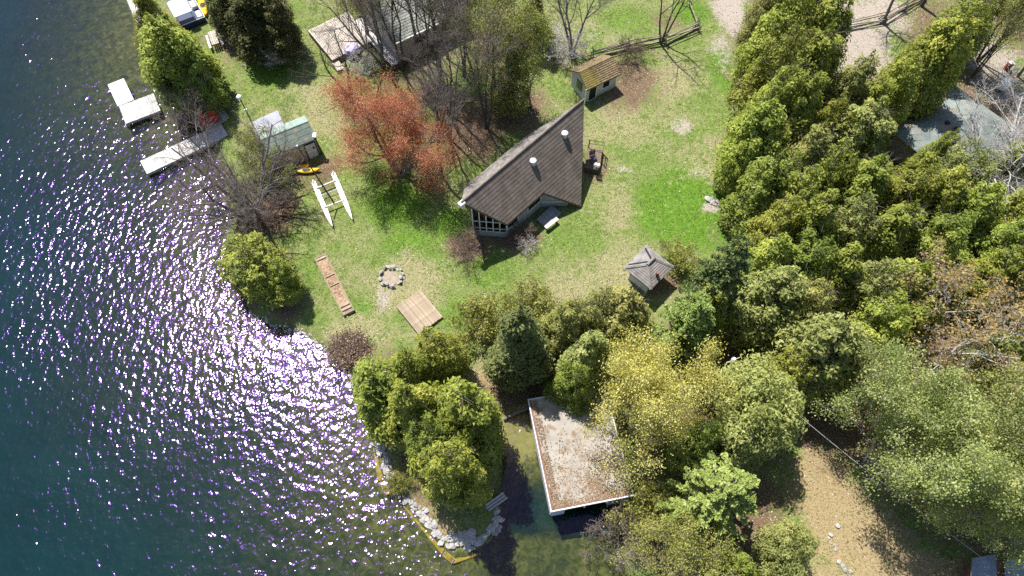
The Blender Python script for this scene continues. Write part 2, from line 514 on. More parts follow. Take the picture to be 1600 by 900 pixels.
df = N(nt, 'ShaderNodeBsdfDiffuse'); nt.links.new(body, df.inputs[0])
trn = N(nt, 'ShaderNodeBsdfTransparent'); trn.inputs[0].default_value = (.86, .88, .74, 1)
fac = math_n(nt, 'SUBTRACT', 1.0, math_n(nt, 'EXPONENT', math_n(nt, 'MULTIPLY', dep, -.72)))
m1 = N(nt, 'ShaderNodeMixShader'); nt.links.new(fac, m1.inputs[0]); nt.links.new(trn.outputs[0], m1.inputs[1]); nt.links.new(df.outputs[0], m1.inputs[2])
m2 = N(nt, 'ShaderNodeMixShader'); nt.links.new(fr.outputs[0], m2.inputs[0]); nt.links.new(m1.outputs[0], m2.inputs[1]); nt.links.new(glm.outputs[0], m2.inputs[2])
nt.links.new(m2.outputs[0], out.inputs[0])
sel = gx < 40
WX, WY = GX[:, sel], GY[:, sel]
F = grid_faces(*WX.shape)
dm = np.clip(-GD[:, sel].ravel(), -5, 500)
F = F[(dm[F] > -1.2).any(1)]
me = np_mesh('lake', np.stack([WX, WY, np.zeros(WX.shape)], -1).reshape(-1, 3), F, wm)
t = me.attributes.new('depth', 'FLOAT', 'POINT'); t.data.foreach_set('value', np.clip(-GZ[:, sel], 0, 9).astype(np.float32).ravel())
t = me.attributes.new('open_water', 'FLOAT', 'POINT')     # ripples are low in the lee of the point and in the slip
sc_ = at(850, 745); shel = 1 - .62 * (1 - sst((np.hypot((WX - sc_.x) / 1.25, WY - sc_.y) - 5.0) / 3.5))
for px, py, rr, am in ((90, 20, 15, .22), (120, 880, 13, .16)):            # calmer patches
    c_ = at(px, py); shel = shel * (1 - am * (1 - sst((np.hypot(WX - c_.x, WY - c_.y) - rr * .6) / rr)))
t.data.foreach_set('value', shel.astype(np.float32).ravel())
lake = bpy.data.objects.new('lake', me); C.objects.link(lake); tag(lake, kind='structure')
# ------------------------------------------------------------------ building materials
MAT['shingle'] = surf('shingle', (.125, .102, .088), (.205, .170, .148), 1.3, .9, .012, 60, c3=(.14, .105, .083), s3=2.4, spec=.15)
MAT['shingle_pale'] = surf('shingle_pale', (.16, .145, .135), (.30, .275, .26), 1.8, .9, .012, 60, c3=(.11, .105, .09), s3=3, spec=.15)  # paler than the shingles of the near slope
MAT['shingle_grey'] = surf('shingle_grey', (.16, .147, .142), (.28, .262, .252), 2.2, .9, .01, 60, spec=.15)
MAT['shingle_green'] = surf('shingle_green', (.145, .175, .17), (.225, .255, .245), 1.6, .9, .01, 60, c3=(.24, .20, .15), s3=.9, spec=.15)
MAT['shingle_olive'] = surf('shingle_olive', (.20, .22, .20), (.31, .33, .29), 1.6, .9, .01, 60, spec=.15)
MAT['moss_metal'] = surf('moss_metal', (.15, .12, .035), (.25, .20, .065), 4, .85, .01, 40)
MAT['leafy_roof'] = surf('leafy_roof', (.10, .075, .045), (.27, .20, .11), 5, .9, .02, 30)
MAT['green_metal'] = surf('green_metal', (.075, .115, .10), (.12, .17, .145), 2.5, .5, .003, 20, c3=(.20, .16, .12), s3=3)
MAT['green_metal_lit'] = surf('green_metal_lit', (.21, .28, .255), (.29, .36, .33), 2.5, .5)  # far slope of the same metal, sunlit brightness put into the colour
MAT['siding'] = surf('siding', (.34, .37, .41), (.44, .47, .50), 2.5, .75)
MAT['white_siding'] = surf('white_siding', (.50, .53, .58), (.66, .69, .73), 2, .7)
MAT['cream_siding'] = surf('cream_siding', (.46, .42, .37), (.56, .51, .45), 2, .75)
MAT['ply'] = surf('ply', (.42, .34, .245), (.52, .43, .33), 1.5, .8)
MAT['white'] = surf('white', (.72, .72, .72), (.82, .82, .82), 3, .5, rnd=.05)
MAT['dark'] = surf('dark', (.018, .02, .024), None, rough=.6)
MAT['black_metal'] = surf('black_metal', (.02, .02, .022), None, rough=.4)
MAT['glass'] = surf('glass', (.015, .02, .026), None, rough=.06, spec=.8)
MAT['rust_red'] = surf('rust_red', (.22, .045, .025), (.33, .09, .045), 5, .8)
MAT['red'] = surf('red', (.62, .05, .03), None, rough=.45, rnd=.12)
MAT['galv'] = surf('galv', (.55, .57, .60), (.72, .73, .75), 9, .4, metal=.3)
MAT['grey_plank'] = surf('grey_plank', (.33, .32, .31), (.50, .49, .48), 5, .85, .006, 40, stretch=(1, 1, 1), rnd=.16)
MAT['bleached_plank'] = surf('bleached_plank', (.40, .38, .375), (.58, .555, .54), 5, .8, .006, 40, rnd=.08)
MAT['brown_plank'] = surf('brown_plank', (.24, .185, .13), (.36, .295, .215), 3, .85, .008, 40, rnd=.16)
MAT['deck_plank'] = surf('deck_plank', (.33, .285, .24), (.50, .45, .40), 4, .85, .006, 40, rnd=.18)
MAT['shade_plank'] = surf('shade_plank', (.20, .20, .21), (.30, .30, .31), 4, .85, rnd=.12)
MAT['rail'] = surf('rail', (.15, .12, .09), (.28, .24, .20), 7, .9, .01, 40, rnd=.2)
MAT['stone'] = surf('stone', (.25, .235, .225), (.43, .41, .40), 5, .85, .03, 12, rnd=.16)
MAT['stone_dark'] = surf('stone_dark', (.24, .23, .22), (.42, .40, .38), 5, .85, .03, 12, rnd=.2)
MAT['felt'] = surf('felt', (.235, .215, .185), (.33, .305, .27), 1.1, .9, .01, 40, c3=(.20, .145, .10), s3=1.3, lo=.3, hi=.6, spec=.15)
MAT['rust_board'] = surf('rust_board', (.15, .07, .045), (.24, .12, .08), 3, .85)
MAT['yellow_hull'] = surf('yellow_hull', (.72, .42, .01), (.82, .52, .03), 2, .35)
MAT['hull_white'] = surf('hull_white', (.74, .74, .76), None, rough=.3)
MAT['navy'] = surf('navy', (.02, .035, .09), None, rough=.4)
MAT['canopy_cloth'] = surf('canopy_cloth', (.60, .63, .78), (.68, .71, .84), 2, .7)
MAT['violet_cloth'] = surf('violet_cloth', (.33, .29, .48), (.46, .42, .60), 5, .8)
MAT['algae'] = surf('algae', (.24, .185, .025), (.40, .31, .05), 2.5, .9, c3=(.12, .12, .035), s3=3)
MAT['leaf_dead'] = leaf_mat('leaf_dead', (.12, .08, .05), (.27, .185, .115), (.45, .35, .25), trans=.1, hue=.0, val=.0)
MAT['leaf_straw'] = leaf_mat('leaf_straw', (.24, .21, .12), (.42, .38, .26), (.60, .56, .46), trans=.1, hue=.0, val=.0)
MAT['blade'] = leaf_mat('blade', (.07, .11, .022), (.15, .21, .045), (.30, .32, .12), trans=.3, hue=.0, val=.0)
MAT['felt_grey'] = surf('felt_grey', (.26, .27, .31), (.36, .37, .40), 1.5, .9, .01, 40)
MAT['slate_blue'] = surf('slate_blue', (.19, .215, .27), (.28, .305, .36), 1.5, .8, .01, 40)
MAT['wire'] = surf('wire', (.5, .5, .5), None, rough=.5)
MAT['wood_pole'] = surf('wood_pole', (.12, .085, .06), (.20, .15, .11), 6, .9, rnd=.1)

def fr2(o, e1, e2):
    """plan frame: origin, unit vectors"""
    return lambda s, t, z=0.0: Vector((o[0] + e1[0] * s + e2[0] * t, o[1] + e1[1] * s + e2[1] * t, z))

def clip_t(poly, t0, keep_above):
    out = []
    for i in range(len(poly)):
        a, b = poly[i], poly[(i + 1) % len(poly)]
        ina, inb = (a[1] >= t0) == keep_above or a[1] == t0, (b[1] >= t0) == keep_above or b[1] == t0
        if ina: out.append(a)
        if ina != inb and a[1] != b[1]:
            f = (t0 - a[1]) / (b[1] - a[1])
            out.append((a[0] + f * (b[0] - a[0]), t0))
    return out

def courses(mb, poly, to3, step=.2, lift=.022, th=.10, jit=0.0, seed=0):
    """stepped shingle courses: poly in (s, t), t measured down the slope from the ridge; to3(s, t, up)"""
    rng = random.Random(seed)
    ts = [p[1] for p in poly]
    t = min(ts)
    while t < max(ts) - 1e-4:
        t1 = min(t + step, max(ts))
        q = clip_t(clip_t(poly, t, True), t1, False)
        if len(q) >= 3:
            l = lift + rng.uniform(-jit, jit)
            top = [to3(s, tt, .004 + l * (tt - t) / step) for s, tt in q]
            bot = [to3(s, tt, -th) for s, tt in q]
            n = len(q)
            nrm = sum(((top[i]).cross(top[(i + 1) % n]) for i in range(n)), Vector())
            if nrm.z < 0: top, bot = top[::-1], bot[::-1]
            mb.add(top + bot, [tuple(range(n)), tuple(range(n, 2 * n))[::-1]] + [(n + i, n + (i + 1) % n, (i + 1) % n, i) for i in range(n)])
        t = t1

# ------------------------------------------------------------------ the cottage
cg = G(815, 280)
zg = gz(cg.x, cg.y)
zr, ze = zg + 5.6, zg + 2.65
R0, R1 = at(721, 316, zr), at(912.5, 155, zr)
e1 = (R1 - R0).to_2d().normalized(); e2 = Vector((e1.y, -e1.x))
ST = lambda p: ((p.to_2d() - R0.to_2d()).dot(e1), (p.to_2d() - R0.to_2d()).dot(e2))
sR1 = ST(R1)[0]
sL, tL = ST(at(793, 351, ze)); sV, tV = ST(at(849, 301, ze))
tn = (tL + tV) / 2
k = (zr - ze) / tn
z = ze
for _ in range(12):
    sE, tE = ST(at(908, 322, z)); z = zr - k * tE
tf = tn * .86
P = fr2(R0, e1, e2)
cot = thing('cottage', P(sR1 / 2, tn / 2, zg), 'brown shingled cottage with pointed overhanging gables and two capped roof vents on the lawn', 'cottage')
near = MB(); far = MB()
courses(near, [(0, 0), (sL, tn), (sV, tn), (sE, tE), (sR1, 0)], lambda s, t, u: P(s, t, zr - k * t + u), seed=1, jit=.006)
courses(far, [(0, 0), (sL, tf), (sE - .1, tf), (sR1, 0)], lambda s, t, u: P(s, -t, zr - k * t + u), seed=2, jit=.006)
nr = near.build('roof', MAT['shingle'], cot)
fr_ = far.build('roof', MAT['shingle_pale'], cot)
m = MB(); m.tube([P(-.02, 0, zr + .02), P(sR1 + .02, 0, zr + .02)], .07, 6); m.build('ridge_cap', MAT['shingle'], nr)
print('cottage', sR1, sL, tn, sV, sE, tE, 'slope', k)
# walls: two long sides and prow-shaped ends, all meeting the roof from below
def wall_run(mb, pts, th=.12, zb=None, gap=.12):
    for (a, b) in zip(pts, pts[1:]):
        za, zb_ = zr - k * abs(a[1]) - gap, zr - k * abs(b[1]) - gap
        d = Vector((b[0] - a[0], b[1] - a[1])).normalized(); nn = Vector((-d.y, d.x)) * th / 2
        q = [P(a[0] - nn.x, a[1] - nn.y), P(b[0] - nn.x, b[1] - nn.y), P(b[0] + nn.x, b[1] + nn.y), P(a[0] + nn.x, a[1] + nn.y)]
        mb.prism([(x.x, x.y) for x in q], zg - .4, [za, zb_, zb_, za])
wn, wf = tn - .45, tf - .35
a0, a1, a2 = (sL + .35, wn), (.95, 0), (sL + .35, -wf)
b0, b1, b2 = (sE - .3, tE - .55), (sR1 - .9, 0), (sE - .3, -wf)
v0 = (sV + .2, wn)
b0 = (sE - .6, tE - 1.0)
m = MB()
wall_run(m, [a1, a2]); wall_run(m, [a2, b2]); wall_run(m, [b2, b1]); wall_run(m, [b1, b0])
wall_run(m, [v0, b0])
wl = m.build('wall', MAT['siding'], cot)
# near long wall with a window and a sill band
m = MB(); wall_run(m, [a0, v0]); w2_ = m.build('wall', MAT['siding'], cot)
for ss, ww in ((sV - .7, 1.5), (sV - 3.3, 1.2)):
    m = MB(); m.box(P(ss, wn + .08, zg + 1.6), (ww, .06, 1.0), Matrix.Rotation(math.atan2(e1.y, e1.x), 3, 'Z')); wd = m.build('window', MAT['glass'], cot)
    m = MB(); Mz = Matrix.Rotation(math.atan2(e1.y, e1.x), 3, 'Z')
    for dz in (-.53, .53): m.box(P(ss, wn + .10, zg + 1.6 + dz), (ww + .2, .1, .09), Mz)
    for dx in (-1, 1): m.box(P(ss + dx * (ww / 2 + .045), wn + .10, zg + 1.6), (.09, .1, .98), Mz)
    m.build('frame', MAT['white'], wd)
A_, B_ = P(*v0), P(*b0); dd = (B_ - A_).normalized(); qn = Vector((dd.y, -dd.x, 0)); qn = qn if qn.to_2d().dot(e2) > 0 else -qn
m = MB(); m.box((A_ + B_) / 2 + qn * .10 + Vector((0, 0, zg + .75)), ((B_ - A_).length - .2, .07, .22), Matrix.Rotation(math.atan2(dd.y, dd.x), 3, 'Z')); m.build('sill_band', MAT['white_siding'], cot)
# glazed porch front: knee wall, posts, rails, panes
def porch(pa, pb, n):
    A, B = P(*pa), P(*pb)
    L = (B - A).length; d = (B - A).normalized(); Mz = Matrix.Rotation(math.atan2(d.y, d.x), 3, 'Z')
    zt = lambda f: zr - k * abs(pa[1] + (pb[1] - pa[1]) * f) - .14
    q = Vector((-d.y, d.x, 0)) * .06
    m = MB(); m.prism([tuple((A - q).to_2d()), tuple((B - q).to_2d()), tuple((B + q).to_2d()), tuple((A + q).to_2d())], zg - .4, zg + .5); m.build('knee_wall', MAT['siding'], cot)
    pw = MB(); 
    for i in range(n + 1):
        f = i / n
        h = zt(min(max(f, .02), .98)) - (zg + .5)
        pw.box(A + d * L * f + Vector((0, 0, zg + .5 + h / 2)), (.09, .11, h), Mz)
    for zz in (.52, 1.0, 1.95):
        pw.box(A + d * L / 2 + Vector((0, 0, zg + zz)), (L, .085, .075), Mz)
    pw.build('window_frame', MAT['white'], cot)
    for i in range(n):
        f0, f1 = (i + .06) / n, (i + .94) / n
        q = Vector((-d.y, d.x, 0)) * .012
        X0, X1 = A + d * L * f0, A + d * L * f1
        m = MB(); m.prism([tuple((X0 - q).to_2d()), tuple((X1 - q).to_2d()), tuple((X1 + q).to_2d()), tuple((X0 + q).to_2d())], zg + .55, [zt(f0) - .1, zt(f1) - .1, zt(f1) - .1, zt(f0) - .1])
        m.build('pane', PANE, cot)
PANE, pnt, pn_, pb_ = new_mat('pane_glass')
pt = N(pnt, 'ShaderNodeBsdfTransparent'); pt.inputs[0].default_value = (.62, .66, .68, 1)
pmx = N(pnt, 'ShaderNodeMixShader'); pg = N(pnt, 'ShaderNodeBsdfGlossy'); pg.inputs['Roughness'].default_value = .03
pf = N(pnt, 'ShaderNodeFresnel'); pf.inputs['IOR'].default_value = 1.5
pnt.links.new(pf.outputs[0], pmx.inputs[0]); pnt.links.new(pt.outputs[0], pmx.inputs[1]); pnt.links.new(pg.outputs[0], pmx.inputs[2]); pnt.links.new(pmx.outputs[0], pn_['Material Output'].inputs[0])
porch(a1, a0, 5)
m = MB(); m.prism([tuple(P(*a).to_2d()) for a in (a1, a0, (sL + 4, wn - .2), (sL + 4, -wf + .2), a2)], zg - .1, zg + .12); m.build('porch_floor', MAT['rust_red'], cot)
sf = thing('porch_sofa', P(sL + .7, .9, zg + .13), 'rust red seat showing behind the glazed lake end porch of the cottage', 'sofa')
Mz = Matrix.Rotation(math.atan2(e2.y, e2.x), 3, 'Z')
m = MB(); m.box(P(sL + .7, .9, zg + .38), (2.0, .8, .5), Mz); m.build('seat', MAT['rust_red'], sf, bevel=.06)
m = MB(); m.box(P(sL + 1.16, .9, zg + .62), (2.0, .16, .95), Mz); m.build('backrest', MAT['rust_red'], sf, bevel=.06)
# boxed end under the ridge tip
m = MB(); m.box(P(.0, 0, zr - .22), (.5, .42, .34), Matrix.Rotation(math.atan2(e1.y, e1.x), 3, 'Z')); m.build('ridge_end_box', MAT['white'], cot, bevel=.03)
# fascia boards along the rakes and eaves
m = MB()
for a, b, sg in (((0, 0), (sL, tn), 1), ((sL, tn), (sV, tn), 1), ((sV, tn), (sE, tE), 1), ((sE, tE), (sR1, 0), 1), ((0, 0), (sL, tf), -1), ((sR1, 0), (sE - .1, tf), -1), ((sL, tf), (sE - .1, tf), -1)):
    A = P(a[0], a[1] * sg, zr - k * a[1] - .13); B = P(b[0], b[1] * sg, zr - k * b[1] - .13)
    d = (B - A).normalized(); q = Vector((0, 0, .09)); s = Vector((-d.y, d.x, 0)).normalized() * .02
    m.add([A - q - s, B - q - s, B - q + s, A - q + s, A + q * .3 - s, B + q * .3 - s, B + q * .3 + s, A + q * .3 + s], [(3, 2, 1, 0), (4, 5, 6, 7), (0, 1, 5, 4), (1, 2, 6, 5), (2, 3, 7, 6), (3, 0, 4, 7)])
m.build('fascia', MAT['shingle'], cot)
# roof vents
for px, py in ((833, 252), (882.5, 209)):
    z = zr - 1
    for _ in range(10):
        s, t = ST(at(px, py, z + .25)); z = zr - k * t
    c = P(s, t, z)
    m = MB(); m.tube([c + Vector((0, 0, -.15)), c + Vector((0, 0, .24))], .22, 14); v = m.build('roof_vent', MAT['galv'], cot)
    m = MB(); m.tube([c + Vector((0, 0, .24)), c + Vector((0, 0, .28)), c + Vector((0, 0, .38)), c + Vector((0, 0, .44))], [.23, .29, .27, .14], 16); m.build('cap', MAT['galv'], v)

# plank decks ---------------------------------------------------------------
def planks(parent, O, ex, ey, lx, ly, step, mat, z, th=.04, gap=.015, name='plank', jit=.0, seed=0, skip=(), twist=0.0):
    """boards that run along ex (length lx), laid side by side along ey (ly); O a corner"""
    rng = random.Random(seed)
    n = max(1, round(ly / step)); st = ly / n
    m = MB(); m.box((0, 0, 0), (lx, st - gap, th)); me = m.mesh(name, mat)
    ang = math.atan2(ex[1], ex[0])
    po = Vector(parent['_o'])
    for i in range(n):
        if i in skip: continue
        c = Vector((O[0] + ex[0] * lx / 2 + ey[0] * st * (i + .5), O[1] + ex[1] * lx / 2 + ey[1] * st * (i + .5), z))
        c += Vector((ex[0], ex[1], 0)) * rng.uniform(-jit, jit) + Vector((0, 0, rng.uniform(-.006, .006)))
        piece(name, me, parent, c - po, (0, rng.uniform(-.006, .006), ang + rng.uniform(-twist, twist)))

def quad_frame(a, b, d, z):
    """corner a, neighbour b, neighbour d in photo pixels, on the level z -> origin, ex, lx, ey, ly with ey square to ex"""
    A, B, D = at(*a, z), at(*b, z), at(*d, z)
    ex = (B - A).to_2d(); lx = ex.length; ex.normalize()
    ey = Vector((-ex.y, ex.x)); ly = (D - A).to_2d().dot(ey)
    if ly < 0: ey = -ey; ly = -ly
    return A, ex, lx, ey, ly

def frame_box(mb, A, ex, lx, ey, ly, z0, z1, inset=0.0, t=.08):
    for (o, d, l) in ((0, 0, lx), (ly - t, 0, lx)):
        c0 = A.to_2d() + ey * o
        mb.prism([tuple(c0), tuple(c0 + ex * l), tuple(c0 + ex * l + ey * t), tuple(c0 + ey * t)], z0, z1)
    for o in (0, lx - t):
        c0 = A.to_2d() + ex * o + ey * (t + .002)
        mb.prism([tuple(c0), tuple(c0 + ex * t), tuple(c0 + ex * t + ey * (ly - 2 * t - .004)), tuple(c0 + ey * (ly - 2 * t - .004))], z0, z1)

# landing in the nook of the cottage
A, ex, lx, ey, ly = quad_frame((838, 343), (862, 321), (853, 355), zg + .2)
ld = thing('front_landing', (A.x, A.y, zg), 'low plank landing in the shaded nook before the cottage', 'deck')
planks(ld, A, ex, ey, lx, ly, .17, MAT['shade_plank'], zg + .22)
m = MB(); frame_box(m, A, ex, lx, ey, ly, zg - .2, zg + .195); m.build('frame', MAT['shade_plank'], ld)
A, ex, lx, ey, ly = quad_frame((850, 354), (869, 339), (854, 358), zg + .45)
bn = thing('plank_bench', (A.x, A.y, zg), 'pale topped plank bench catching the sun at the edge of the cottage shadow', 'bench')
planks(bn, A, ex, ey, lx, .34, .17, MAT['bleached_plank'], zg + .46)
for f in (.12, .88):
    c = A.to_2d() + ex * lx * f
    m = MB(); m.prism([tuple(c - ex * .05), tuple(c + ex * .05), tuple(c + ex * .05 + ey * .3), tuple(c - ex * .05 + ey * .3)], zg - .1, zg + .435); m.build('leg', MAT['shade_plank'], bn)

# side porch at the far gable
A, ex, lx, ey, ly = quad_frame((913, 262), (936, 266), (914, 229), zg + .5)
sp = thing('side_porch', (A.x, A.y, zg), 'small porch of shade-dark planks with dark railing at the driveway end of the cottage', 'porch')
planks(sp, A, ex, ey, lx, ly, .16, MAT['wood_pole'], zg + .5)  # dark wood carries the shade lying over the porch
m = MB(); frame_box(m, A, ex, lx, ey, ly, zg - .2, zg + .475); m.build('frame', MAT['wood_pole'], sp)
def railing(parent, pts, z, h=.95, mat='wood_pole', step=.9):
    for a, b in zip(pts, pts[1:]):
        m = MB()
        for hh in (h, h * .55): m.tube([Vector((*a, z + hh)), Vector((*b, z + hh))], .035, 5)
        m.build('rail', MAT[mat], parent)
    seen = set()
    for a, b in zip(pts, pts[1:]):
        L = (Vector(b) - Vector(a)).length; n = max(1, round(L / step))
        for i in range(n + 1):
            p = Vector(a).lerp(Vector(b), i / n); kk = (round(p.x, 1), round(p.y, 1))
            if kk in seen: continue
            seen.add(kk); m = MB(); m.tube([Vector((*p, z - .45)), Vector((*p, z + h + .05))], .045, 5); m.build('post', MAT[mat], parent)
c1, c2, c3 = A.to_2d() + ey * ly, A.to_2d() + ey * ly + ex * lx, A.to_2d() + ex * lx
railing(sp, [tuple(c1), tuple(c2), tuple(c2.lerp(c3, .45))], zg + .52)
for i, (px, py, rz, lb) in enumerate(((927, 246, 20, 'dark folding chair on the side porch nearer the driveway'), (933, 258, 160, 'pale strapped folding chair at the corner of the side porch'))):
    p = at(px, py, zg + .95)
    ch = thing('patio_chair', (p.x, p.y, zg + .525), lb, 'chair')
    ch.rotation_euler = (0, 0, R(rz)); ch['_o'] = [0, 0, 0]
    mt = MAT['navy'] if i == 0 else MAT['white']
    m = MB()
    for j in range(4): m.box((0, -.18 + j * .12, .42), (.5, .09, .03))
    m.build('seat', mt, ch)
    m = MB()
    for j in range(4): m.box((0, .27 + j * .03, .52 + j * .12), (.5, .03, .09), Matrix.Rotation(-.25, 3, 'X'))
    m.build('backrest', mt, ch)
    for sx in (-1, 1):
        m = MB(); m.tube([(sx * .26, -.28, 0), (sx * .26, .25, .45), (sx * .26, .38, .98)], .018, 5); m.build('leg', MAT['black_metal'], ch)
        m = MB(); m.tube([(sx * .24, .28, 0), (sx * .24, -.22, .45), (sx * .24, -.24, .62), (sx * .24, .22, .62)], .018, 5); m.build('leg', MAT['black_metal'], ch)

# ------------------------------------------------------------------ gabled sheds
def gable(name, label, A, B, depth_sign, depth, hw, rise, over, wall_mat, roof_near, roof_far=None, z0=None, cat='shed', step=.22, split=None, endover=.2, lift=.035):
    """ground points A-B of the wall that faces us; depth away from us"""
    z0 = z0 if z0 is not None else min(gz(A.x, A.y), gz(B.x, B.y))
    o = A.to_2d(); e1 = (B - A).to_2d(); L = e1.length; e1.normalize()
    e2 = Vector((-e1.y, e1.x)) * depth_sign
    Q = fr2(o, e1, e2)
    t = thing(name, Q(L / 2, depth / 2, z0), label, cat)
    H = z0 + hw
    ww = .1
    m = MB()
    m.prism([tuple(Q(s, tt).to_2d()) for s, tt in ((0, 0), (L, 0), (L, ww), (0, ww))], z0 - .4, H)
    m.prism([tuple(Q(s, tt).to_2d()) for s, tt in ((0, depth - ww), (L, depth - ww), (L, depth), (0, depth))], z0 - .4, H)
    for s in (0, L - ww):
        xs = [Q(s, ww + .002), Q(s + ww, ww + .002), Q(s + ww, depth / 2), Q(s, depth / 2)]
        m.prism([tuple(x.to_2d()) for x in xs], z0 - .4, [H, H, H + rise - .05, H + rise - .05])
        xs = [Q(s, depth / 2 + .002), Q(s + ww, depth / 2 + .002), Q(s + ww, depth - ww - .002), Q(s, depth - ww - .002)]
        m.prism([tuple(x.to_2d()) for x in xs], z0 - .4, [H + rise - .05, H + rise - .05, H, H])
    m.build('wall', wall_mat, t)
    half = depth / 2; kk = rise / half; T = half + over
    tn_ = lambda s, tt, u: Q(s, half - tt, H + rise + .1 - kk * tt + u)
    tf_ = lambda s, tt, u: Q(s, half + tt, H + rise + .1 - kk * tt + u)
    parts = [(-endover, L + endover, roof_near)] if not split else [(-endover, split, roof_near[0]), (split + .012, L + endover, roof_near[1])]
    roofs = []
    for a, b, mt in parts:
        m = MB(); courses(m, [(a, 0), (b, 0), (b, T), (a, T)], tn_, step, lift); roofs.append(m.build('roof', mt, t))
    m = MB(); courses(m, [(-endover, 0), (L + endover, 0), (L + endover, T), (-endover, T)], tf_, step, lift); roofs.append(m.build('roof', roof_far or (roof_near if not split else roof_near[1]), t))
    m = MB(); m.tube([Q(-endover, half, H + rise + .11), Q(L + endover, half, H + rise + .11)], .06, 6); m.build('ridge_cap', roof_far or (roof_near if not split else roof_near[1]), roofs[0])
    return t, Q, L, z0, H, e1

def wall_panel(t, Q, e1, s, z, w_, h_, name, mat, tt=-.035, frame=None, th=.06):
    Mz = Matrix.Rotation(math.atan2(e1.y, e1.x), 3, 'Z')
    m = MB(); m.box(Q(s, tt, z), (w_, th, h_), Mz); o = m.build(name, mat, t)
    if frame:
        m = MB()
        for d in (-1, 1):
            m.box(Q(s, tt - .02, z + d * (h_ / 2 + .04)), (w_ + .16, th + .03, .08), Mz)
            m.box(Q(s + d * (w_ / 2 + .04), tt - .02, z), (.08, th + .03, h_ - .004), Mz)
        m.build('frame', frame, o)
    return o

t, Q, L, z0, H, ee = gable('garden_shed', 'white garden shed with a mossy yellow and leaf strewn roof by the rail fence', G(913, 160), G(961, 136), 1, 2.3, 2.0, .75, .3, MAT['white_siding'], (MAT['moss_metal'], MAT['leafy_roof']), split=1.35, endover=.12, step=.16, lift=.05)
wall_panel(t, Q, ee, .75, z0 + .95, .8, 1.8, 'door', MAT['dark'], frame=MAT['white'])
wall_panel(t, Q, ee, 2.25, z0 + 1.25, .75, .85, 'window', MAT['glass'], frame=MAT['white'])
eg = Vector((-ee.y, ee.x))
m = MB(); m.box(Q(-.035, 1.0, z0 + 1.35), (.06, .8, .95), Matrix.Rotation(math.atan2(ee.y, ee.x), 3, 'Z')); wd = m.build('window', MAT['glass'], t)
m = MB(); m.tube([Q(-.12, -.2, z0 - .1), Q(-.12, -.2, z0 + 1.95)], .05, 6); m.build('corner_post', MAT['white'], t)
# corrugation ribs on the mossy half
m = MB()
for i in range(9):
    s = -.05 + i * .16
    m.tube([Q(s, 1.15, H + .75 + .15), Q(s, -.28, H + .75 + .15 - .75 / 1.15 * 1.43)], .03, 4)
m.build('rib', MAT['moss_metal'], t)

t, Q, L, z0, H, ee = gable('lakeside_shed', 'plywood shed with a green ribbed metal roof beside the bare shore tree', G(436, 269), G(501, 240), 1, 2.8, 2.2, .7, .06, MAT['cream_siding'], MAT['green_metal'], MAT['green_metal_lit'], endover=.15, step=.45, lift=.02)
wall_panel(t, Q, ee, L * .42, z0 + 1.0, L * .80, 1.9, 'plywood_panel', MAT['ply'], tt=-.02)
wall_panel(t, Q, ee, L - .62, z0 + 1.0, .9, 1.9, 'door', MAT['white_siding'], tt=-.04, frame=MAT['black_metal'])
m = MB(); m.box(Q(L - .38, -.10, z0 + 1.35), (.16, .05, .2)); m.build('wall_lamp', MAT['black_metal'], t)
m = MB(); m.tube([Q(L + .08, -.12, z0), Q(L + .08, -.12, H + .1)], .05, 6); m.build('downpipe', MAT['black_metal'], t)
m = MB(); m.box(Q(L + .1, .1, H + .35), (.3, .5, .12)); m.build('eave_end', MAT['white'], t)
# flat lean-to beside it
A = at(394, 219, 2.6); ez = gz(A.x, A.y)
lt = thing('lean_to', (A.x, A.y, ez), 'low lean-to with a flat blue grey felt roof tucked behind the green roofed shed', 'lean-to')
q4 = [at(394, 190, 2.5), at(434, 172, 2.5), at(444, 196, 2.4), at(402, 219, 2.4)]
m = MB(); m.slab(q4, .12); m.build('roof', MAT['felt_grey'], lt)
cen = sum((p for p in q4), Vector()) / 4
m = MB(); qq = [tuple((cen + (p - cen) * .88).to_2d()) for p in q4]; m.prism(qq, ez - .3, 2.22); m.build('wall', MAT['cream_siding'], lt)

# ------------------------------------------------------------------ pavilion with a hipped square roof
zb = gz(*G(1012, 420).to_2d())
zw = zb + 1.95
cs = [at(968, 413, zw), at(1010, 447, zw), at(1055, 426, zw), at(1021, 385, zw)]
cen = sum(cs, Vector()) / 4
ax1 = (cs[1] - cs[0]).to_2d().normalized(); ax2 = (cs[3] - cs[0]).to_2d(); w1_ = ((cs[1] - cs[0]).to_2d().length + (cs[2] - cs[3]).to_2d().length) / 2
ax2n = Vector((-ax1.y, ax1.x)); ax2n = ax2n if ax2n.dot(ax2) > 0 else -ax2n
w2v = (ax2.dot(ax2n) + (cs[2] - cs[1]).to_2d().dot(ax2n)) / 2
print('pavilion', w1_, w2v)
Q = fr2(cen.to_2d(), ax1, ax2n)
pv = thing('pavilion', (cen.x, cen.y, zb), 'small square pavilion with a grey hipped shingle roof at the edge of the cedars', 'pavilion')
a_, b_ = w1_ / 2, w2v / 2
zt = zw + .95
rid = .35
def hipface(tri, m, kz):
    pass
tops = (Q(0, -rid, zt), Q(0, rid, zt))
C4 = [Q(-a_, -b_, zw), Q(a_, -b_, zw), Q(a_, b_, zw), Q(-a_, b_, zw)]
